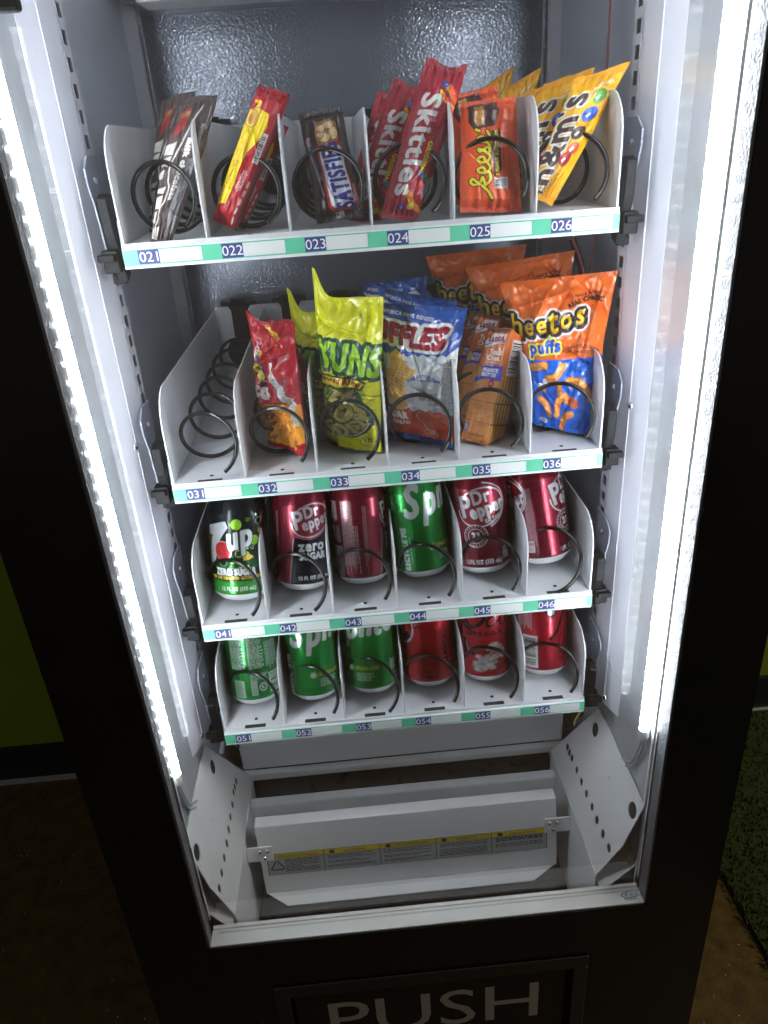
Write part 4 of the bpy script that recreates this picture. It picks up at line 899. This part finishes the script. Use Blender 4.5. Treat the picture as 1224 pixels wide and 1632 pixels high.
def cracker():
    A = Art(100, 250, 120, 300, (196, 100, 44)); r = random.Random(8); F = 62  # front 0..62, side beyond
    A.rect(0, 112, 100, 250, (214, 140, 70))
    A.rect(0, 0, 100, 8, (120, 66, 40)); 
    for y in (158, 204): A.rect(0, y, F, y+1.2, (142, 82, 36))
    for k in range(60): A.ell(r.uniform(2, F-2), r.uniform(116, 240), .9, 1.0, (140, 80, 36), a=.8)
    for k in range(200): A.ell(r.uniform(0, F), r.uniform(114, 246), r.uniform(1, 3), r.uniform(.6, 1.6), (236, 168, 96), a=.3)
    A.poly([(0, 92), (18, 82), (40, 79), (F+2, 80), (F+2, 112), (34, 108), (14, 114), (0, 122)], (46, 66, 176)); A.ell(9, 97, 7, 11, (206, 166, 84)); A.ring(9, 97, 5, 8, 1.2, (150, 104, 44)); A.ring(9, 97, 3, 4, 1, (150, 104, 44))
    A.text('PEANUT', 34, 94, 7.6, (228, 228, 238), bold=.6, sx=.74, shear=.1); A.text('BUTTER', 33, 104, 7.6, (228, 228, 238), bold=.6, sx=.74, shear=.1)
    A.poly([(6, 30), (22, 12), (58, 12), (54, 26), (8, 44)], (222, 216, 214)); A.text('Lance', 32, 27, 10.5, (150, 36, 40), bold=1.0, sx=.86, rot=8, shear=.1); A.stroke([(9, 38), (30, 29), (54, 26)], 2, (40, 56, 150)); A.stroke([(9, 43), (30, 35), (53, 31)], 1, (222, 216, 214))
    A.text('Toast', 38, 56, 10.5, (236, 222, 206), bold=.6, sx=.76); A.text('Chee.', 36, 69, 10.5, (236, 222, 206), bold=.6, sx=.76); A.fine(20, 73, 54, 76, 1, (236, 210, 190), 4, .8)
    A.ell(42, 118, 7, 9, (166, 40, 46)); A.text('6', 42, 121, 6, (226, 200, 200), bold=.4); A.rect(4, 210, 13, 230, (52, 70, 160)); A.fine(5, 212, 12, 229, 5, (220, 214, 220), 3); A.text('6 PACKS', 40, 213, 6, (150, 96, 70), sx=.7); A.text('crackers', 34, 236, 8, (96, 52, 60), bold=.4, sx=.8)
    A.rect(F, 0, 100, 100, (190, 94, 42)); A.bars(F+9, 22, 96, 98, False, 9, (206, 202, 198)); A.rect(F, 100, 100, 250, (176, 118, 60))
    for k in range(5): A.rect(F+3+k*7.4, 102, F+5.6+k*7.4, 248, (214, 160, 84)); A.rect(F+6.4+k*7.4, 102, F+7.4+k*7.4, 248, (120, 74, 34))
    for y in (158, 204): A.rect(F, y, 100, y+3, (112, 66, 34))
    for k in range(120): A.ell(r.uniform(F, 100), r.uniform(104, 246), 1.2, .9, (140, 88, 40), a=.5)
    return A
def nougat():
    A = Art(100, 250, 120, 260, (46, 32, 32)); r = random.Random(3); BR = (46, 32, 32)
    A.poly([(30, 56), (36, 34), (66, 32), (78, 40), (78, 78), (32, 80)], (148, 96, 60), grow=2)
    for (x, y, rx, ry) in ((44, 46, 9, 7), (62, 42, 12, 8), (70, 62, 9, 14), (50, 68, 13, 9), (40, 60, 7, 6)): A.ell(x+1, y+1, rx+1, ry+1, (96, 58, 34)); A.ell(x, y, rx, ry, (206, 176, 126)); A.ell(x-2, y-2, rx*.6, ry*.5, (224, 198, 152))
    A.poly([(26, 82), (82, 82), (93, 218), (86, 232), (40, 232), (32, 222)], (172, 36, 42)); A.poly([(31, 88), (76, 88), (81, 96), (89, 214), (84, 226), (44, 226), (38, 218)], (214, 214, 222))
    A.text('SATISFIES', 62, 158, 36, (50, 48, 136), bold=1.6, sx=.60, rot=96, shear=.12, warp=lambda q: q-np.array([0, 18.]))
    A.poly([(4, 62), (14, 62), (26, 186), (22, 190)], (160, 44, 48)); A.poly([(8, 74), (16, 72), (27, 196), (24, 200)], (60, 58, 120)); A.stroke([(7, 66), (26, 196)], 1.2, (196, 196, 204), False); A.fine(8, 60, 16, 80, 3, (200, 196, 196), 3, .8)
    A.poly([(88, 176), (97, 174), (99, 224), (92, 226)], (176, 44, 50)); A.fine(90, 178, 97, 222, 2, (222, 190, 190), 5, .8, True); A.rect(44, 234, 62, 246, (206, 206, 206)); A.text('280', 50, 240, 5, (30, 26, 28), rot=90, sx=.8); A.fine(54, 235, 61, 245, 3, (40, 36, 36), 4, .8, True)
    A.rect(0, 0, 100, 22, (38, 26, 27)); A.rect(0, 240, 36, 250, (40, 28, 28)); return A
def fruit():
    RD = (158, 18, 42); A = Art(100, 330, 120, 320, RD); r = random.Random(5)
    def rainbow(pts, cs, w):
        for k, c in enumerate(cs): A.stroke([(x+k*w*.8, y+k*w*.55) for x, y in pts], w*1.15, c)
    rainbow([(58, 34), (74, 52), (96, 66)], [(60, 150, 60), (226, 200, 40), (236, 160, 36), (220, 90, 40)], 8); rainbow([(56, 56), (76, 76), (100, 84)], [(226, 196, 40), (232, 150, 40), (214, 80, 40)], 6)
    rainbow([(62, 226), (84, 244), (100, 262)], [(66, 50, 150), (40, 90, 180), (60, 140, 200), (60, 150, 60), (226, 200, 40), (232, 140, 40)], 9); rainbow([(44, 268), (64, 290), (84, 300)], [(60, 150, 60), (226, 200, 40), (232, 140, 40)], 8)
    for x, y, c in ((62, 40, (70, 44, 140)), (58, 76, (70, 170, 60)), (80, 252, (206, 40, 44)), (60, 280, (226, 120, 50)), (46, 304, (70, 44, 140)), (70, 300, (236, 200, 50)), (86, 56, (214, 70, 40))):
        A.ell(x, y, 9, 7.5, c); A.ell(x-2, y-2, 3.4, 2, tuple(min(255, int(q*1.25)+30) for q in c)); A.text('S', x, y+2, 5, (236, 232, 232), rot=-70)
    A.text('Skittles', 20, 172, 42, (216, 214, 214), bold=2.0, sx=1.12, rot=-90); A.text('ORIGINAL', 64, 198, 10.5, (226, 206, 44), bold=.8, sx=.9, rot=-90); A.ring(64, 140, 5, 6, .9, (206, 120, 130)); A.text('R', 64, 143, 5, (206, 120, 130))
    A.poly([(84, 256), (98, 232), (100, 268), (92, 286)], (196, 194, 190)); A.fine(86, 240, 98, 280, 5, (60, 50, 54), 5, .8); A.rect(0, 0, 100, 26, (150, 16, 40)); A.rect(0, 318, 100, 330, (150, 16, 40))
    return A
def cups():
    OG = (222, 84, 40); A = Art(100, 208, 130, 270, OG); BK = (28, 20, 24)
    A.poly([(14, 8), (64, 6), (66, 26), (58, 50), (22, 54), (14, 40)], (64, 38, 38), grow=1.5); A.poly([(24, 10), (40, 9), (40, 48), (28, 50), (23, 40)], (186, 138, 74)); 
    r = random.Random(2)
    for k in range(70): A.ell(r.uniform(25, 39), r.uniform(11, 47), 1.1, 1.1, (214, 172, 104) if k % 2 else (150, 104, 52), a=.8)
    for k in range(8): A.stroke([(44+k*2.6, 8+k*.3), (44+k*2.2, 50-k*.8)], .7, (44, 26, 28), False)
    # yellow script name, black edged, climbing the wrapper
    J = lambda P: [(16+y*.96, 190-x*1.0) for x, y in P]
    segs = [[(4, 36), (20, 28), (36, 10), (42, 4), (36, 0), (30, 6), (34, 16), (44, 20), (34, 24), (30, 26), (40, 34), (54, 33)],
            [(52, 26), (62, 22), (60, 13), (53, 16), (53, 28), (62, 34), (70, 30)], [(72, 26), (82, 22), (80, 13), (73, 16), (73, 28), (82, 34), (90, 28)], [(88, 32), (98, 14), (92, 16), (100, 30), (92, 34), (104, 33), (110, 28)],
            [(110, 26), (120, 22), (118, 13), (111, 16), (111, 28), (120, 34), (130, 30)], [(134, 10), (131, 16)]]
    for p in segs: A.stroke(J(p), 8.4, BK)
    for p in segs: A.stroke(J(p), 4.6, (224, 206, 44))
    A.poly([(52, 60), (67, 58), (68, 134), (55, 146)], (34, 24, 26)); A.text('2 PEANUT BUTTER CUPS', 61, 101, 5.4, (216, 196, 66), bold=.45, sx=.80, rot=90, warp=lambda q: q-np.array([0, 2.6])); A.fine(71, 66, 74, 124, 1, (140, 40, 24), 5, .8, True); A.fine(71, 18, 76, 44, 2, (130, 40, 24), 7, .7, True)
    A.rect(55, 147, 77, 168, (206, 204, 204)); A.text('210', 63, 157, 6, (30, 24, 26), bold=.5, sx=.8, rot=90); A.fine(67, 150, 75, 166, 3, (50, 44, 46), 5, .9, True)
    A.rect(0, 194, 100, 208, (212, 76, 36)); A.rect(80, 50, 82, 190, (206, 72, 36)); A.stroke([(88, 140), (93, 150), (90, 162)], 1.6, (196, 180, 60)); return A
def peanut():
    YL, BR = (234, 170, 24), (66, 44, 42); A = Art(100, 300, 130, 320, YL); r = random.Random(4)
    A.text("m&m's", 22, 172, 52, BR, bold=2.0, sx=1.10, rot=90, warp=lambda q: q-np.array([0, 20.]), out=((3.4, (214, 210, 204)),))
    for x, y, rx, ry, c in ((70, 66, 13, 16, (70, 160, 50)), (66, 106, 17, 17, (36, 86, 190)), (60, 148, 17, 15, (62, 42, 40)), (66, 182, 15, 13, (200, 70, 40)), (58, 206, 15, 16, (166, 36, 48))):
        A.ell(x+1.5, y+2, rx, ry, (150, 104, 20)); A.ell(x, y, rx, ry, c); A.ell(x-rx*.3, y-ry*.4, rx*.4, ry*.25, tuple(min(255, int(q*1.2)+26) for q in c)); A.text('m', x, y+4, 9, (232, 230, 228), bold=1.0, rot=60)
    for x, y in ((60, 40), (78, 36), (52, 54)): A.ell(x, y, 12, 7, (206, 170, 104), -30); A.ell(x-2, y-2, 7, 3, (226, 198, 140), -30)
    A.text('CHOCOLATE', 50, 262, 6.5, (70, 48, 20), bold=.3, sx=.8, rot=62); A.text('CANDIES', 58, 266, 6.5, (70, 48, 20), bold=.3, sx=.8, rot=62)
    A.rect(0, 0, 100, 20, (222, 156, 22)); A.rect(0, 284, 100, 300, (226, 160, 22)); return A
def crisped():
    RD, YL = (178, 24, 40), (236, 206, 26); A = Art(100, 330, 120, 320, RD)
    A.poly([(0, 70), (30, 60), (62, 66), (70, 92), (60, 128), (38, 158), (34, 200), (36, 240), (30, 282), (0, 290)], YL, grow=2); A.stroke([(20, 62), (28, 46), (14, 44)], 8, YL)
    A.ell(20, 84, 20, 22, (206, 150, 60)); A.ring(20, 84, 16, 18, 4, (236, 214, 110)); A.ell(18, 84, 8, 10, (186, 120, 44)); r = random.Random(3)
    for k in range(60): A.ell(r.uniform(0, 20), r.uniform(120, 190), 1.8, 2.4, (206, 164, 30) if k % 2 else (250, 232, 110), a=.8)
    A.stroke([(32, 110), (26, 150), (12, 200)], 1.2, (150, 70, 30)); A.text('Caramel & Crisped Rice', 17, 232, 8.5, (120, 60, 30), bold=.2, sx=.74, rot=80, shear=.3)
    A.bars(66, 106, 84, 176, False, 6); A.text('Chewy caramel,', 52, 222, 5.4, (228, 200, 200), bold=.3, sx=.8, rot=82); A.text('crispy rice & milk', 59, 224, 5.4, (228, 200, 200), bold=.3, sx=.8, rot=82); A.text('CHOCOLATE', 66, 226, 5.4, (228, 200, 200), bold=.3, sx=.8, rot=82)
    for k in range(5): A.ell(80-k*1.5, 226+k*22, 4, 9, (216, 206, 200), 8)
    A.text('1.5 OZ', 44, 296, 6, (90, 16, 26), bold=.2, rot=84); A.rect(88, 60, 100, 330, (120, 18, 32)); A.rect(0, 0, 100, 16, (166, 20, 38)); return A
def cocoa():
    BR = (68, 54, 54); A = Art(100, 300, 100, 300, BR); CRM = (214, 210, 200)
    for x, y, w, h in ((4, 96, 26, 20), (2, 124, 22, 16), (0, 152, 16, 14), (6, 188, 22, 8), (2, 206, 22, 22), (0, 238, 14, 18), (6, 268, 24, 20)): A.poly([(x, y), (x+w, y-4), (x+w-4, y+h), (x-2, y+h-2)], CRM, grow=1)
    A.stroke([(70, 20), (58, 60), (40, 110), (28, 138), (30, 168), (38, 186), (34, 214), (24, 226), (22, 252), (12, 266)], 4, CRM)
    A.poly([(20, 30), (46, 20), (40, 66), (16, 84)], (160, 46, 40)); A.ell(34, 34, 10, 6, (150, 110, 70), -30); A.text('2', 28, 60, 9, (30, 24, 24)); 
    A.text('milk chocolate', 52, 150, 13.5, (226, 222, 214), bold=1.2, sx=.86, rot=-97); A.text('nut caramel', 40, 100, 6, (226, 222, 214), bold=.4, rot=-110)
    A.poly([(74, 130), (90, 120), (88, 236), (66, 268), (60, 236)], (134, 134, 140)); A.fine(74, 134, 86, 222, 4, (60, 58, 62), 5, .8, True); A.stroke([(64, 230), (82, 240)], 2, (30, 26, 28)); A.fine(80, 240, 92, 276, 3, (190, 186, 182), 7, .8, True); A.stroke([(90, 20), (92, 70)], 1, (200, 190, 170), False); A.fine(82, 60, 90, 84, 2, (210, 206, 200), 3, .8, True)
    return A

def Q(pts, Yt, Yb, zf=None):                   # corners of the pack; each depth is that of its place in the coil
    a, b = Yt if isinstance(Yt, tuple) else (Yt, Yt); c, d = Yb if isinstance(Yb, tuple) else (Yb, Yb)
    q = [px(*pts[0], Y=a), px(*pts[1], Y=b), px(*pts[2], Y=d), px(*pts[3], Y=c)]
    for p in q[2:]:
        if zf is not None: p[2] = max(p[2], zf+.0015)
    return q
G1, G2 = 'candy packs in the top tray', 'snack bags in the second tray'
Z1, Z2 = ROWZ[0]+.0005, ROWZ[1]+.0005
b021 = bag('candy_bar', 'dark brown candy bar wrapper with white blocks slumped over the tray lip', 'candy bar', cocoa(), *Q([(284, 160), (346, 150), (270, 394), (240, 390)], .050, .004), T=.014, seed=11, crumple=.0016, seal=.06, pinch=-.28, end=.2, material='wrapper_print', group=G1, creases=9, topwave=.002, back=(60, 48, 48))
b022 = bag('candy_bar', 'red and yellow candy bar leaning diagonally in its coil', 'candy bar', crisped(), *Q([(413, 133), (463, 152), (377, 368), (338, 350)], .045, .020), T=.030, seed=12, crumple=.0011, seal=.035, pinch=-.06, flat=4, bp=.6, end=.07, material='wrapper_print', group=G1, creases=7, topwave=.004, back=(150, 20, 34))
b023 = bag('candy_bar', 'dark brown candy bar with blue upright letters on white', 'candy bar', nougat(), *Q([(475.5, 184), (545, 167.5), (579, 344), (505, 356)], .045, .022), T=.024, seed=13, crumple=.0008, seal=.055, pinch=.05, flat=4, bp=.6, end=.06, material='wrapper_print', group=G1, creases=5, topwave=.0015, zig=.002, back=(44, 30, 30))
b024 = bag('candy_pouch', 'red fruit candy pouch with white letters, tallest in its coil', 'candy pouch', fruit(), *Q([(676, 104), (743, 112), (664, 352), (606, 347)], .045, .016), T=.026, seed=14, crumple=.0015, seal=.05, pinch=-.05, end=.12, material='wrapper_print', group=G1, creases=9, ear=[(0.15, .25, .008, .0), (.95, .12, .006, -.004)], back=(146, 16, 38))
again(b024, 'red fruit candy pouch half hidden behind the tallest red pouch', -.031, .040, -.004, 2, 2, 3, .95)
again(b024, 'third red fruit candy pouch at the back of its coil', -.036, .085, -.010, 4, 2, 0, .92)
b025 = bag('candy_pack', 'orange peanut butter cup pack standing flat against its coil', 'candy pack', cups(), *Q([(734, 166), (822, 154), (832, 337), (733, 338)], .050, .022), T=.016, seed=15, crumple=.0007, seal=.05, pinch=.01, flat=5, bp=.5, end=.06, material='wrapper_print', group=G1, creases=5, topwave=.0012, zig=.002, back=(206, 76, 36))
again(b025, 'second orange pack showing its corner above the front orange pack', .000, .030, .008, 0, 2, -7)
b026 = bag('candy_pouch', 'yellow chocolate candy pouch leaning on the end wall in front of its twins', 'candy pouch', peanut(), *Q([(917, 124), (1003, 100), (880, 328), (842, 314)], .050, .022), T=.020, seed=16, crumple=.0014, seal=.06, pinch=-.05, end=.14, material='wrapper_print', group=G1, creases=9, topwave=.004, back=(222, 160, 24))
again(b026, 'second yellow candy pouch just behind the front yellow one', -.014, .040, -.004, 3, 2, -2)
again(b026, 'third yellow candy pouch between the others in its coil', -.016, .085, -.010, 5, 2, -5)
again(b026, 'yellow candy pouch standing nearly upright at the back of its coil', -.002, .165, -.004, 14, 0, -12)
again(b026, 'rearmost yellow candy pouch by the cooler wall', -.012, .215, -.002, 16, 0, -16)
again(b021, 'spare dark candy bar standing far back behind the slumped brown one', -.022, .10, .000, -4, 4, -6)
again(b021, 'rearmost dark candy bar in the slumped brown bar coil', -.026, .15, .002, -6, 4, -8)
again(b022, 'second red candy bar tucked under the diagonal one', .004, .045, -.004, 10, 8, 3, .82)
b032 = bag('chip_bag', 'red and yellow corn chip bag turned edge on in its coil', 'chip bag', corn(), *Q([(396, 508), (467, 520), (490, 729), (430, 706)], (.085, .055), (.066, .030), Z2), T=.034, seed=21, crumple=.0064, seal=.04, pinch=.02, end=.35, group=G2, creases=16, topwave=.006, ear=[(.05, .18, .010, .0), (.75, .2, .004, -.006)], back=(150, 18, 34))
again(b032, 'second red corn chip bag in shadow behind the edge on one', .010, .075, -.010, 14, 3, 4, .9)
b033 = bag('chip_bag', 'lime yellow onion ring bag with a pointed corner', 'chip bag', rings(), *Q([(499, 474), (613, 476), (607, 722), (522, 707)], (.080, .050), (.062, .032), Z2), T=.044, seed=22, crumple=.0046, seal=.035, pinch=.05, end=.3, group=G2, creases=14, topwave=.004, ear=[(0, .13, .030, -.004), (.9, .3, .002, .0)], back=(206, 206, 24))
again(b033, 'lime yellow onion ring bag peeking out behind the pointed one', -.022, .070, -.012, 8, 3, -3, .92)
b034 = bag('chip_bag', 'blue white and orange ridged chip bag', 'chip bag', ridged(), *Q([(594, 482), (745, 491), (724, 717), (618, 692)], (.085, .050), (.068, .030), Z2), T=.044, seed=23, crumple=.0046, seal=.035, pinch=.12, end=.3, group=G2, creases=14, topwave=.004, back=(34, 72, 146))
again(b034, 'blue chip bag standing behind the blue white and orange one', -.006, .080, .006, -6, 4, 4, .95)
again(b034, 'rearmost blue chip bag with one corner sticking up', .008, .150, .010, -14, 0, -12, .95)
b035 = bag('cracker_pack', 'clear pack of orange sandwich crackers leaning in front of its twin', 'cracker pack', cracker(), *Q([(776, 522), (817, 524), (775, 710), (735, 699)], (.070, .050), (.050, .026), Z2), T=.004, seed=24, crumple=.0006, seal=.03, pinch=.0, flat=8, bp=.5, end=.03, side=(.62, .034), group=G2, creases=5, topwave=.002, back=(180, 110, 60))
again(b035, 'second pack of sandwich crackers behind the front one', -.006, .045, .006, 4, 2, 3)
again(b035, 'third pack of sandwich crackers deep in its coil', -.008, .090, .000, 2, 2, 2)
b036 = bag('chip_bag', 'orange and blue cheese puff bag in front of its twins', 'chip bag', cheese(), *Q([(795, 452), (986, 431), (946, 704), (846, 675)], (.085, .055), (.066, .030), Z2), T=.046, seed=25, crumple=.0046, seal=.03, pinch=.08, end=.3, group=G2, creases=20, topwave=.003, back=(206, 94, 32))
again(b036, 'second orange cheese puff bag just behind the front one', -.016, .075, .010, 3, 3, -3)
again(b036, 'rearmost orange cheese puff bag', -.060, .150, .012, 5, 3, 0)

# ------------------------------------------------------------------ lift everything onto the floor
for o in sc.objects:
    if o.parent is None and o.type != 'CAMERA': o.location.z += ZS
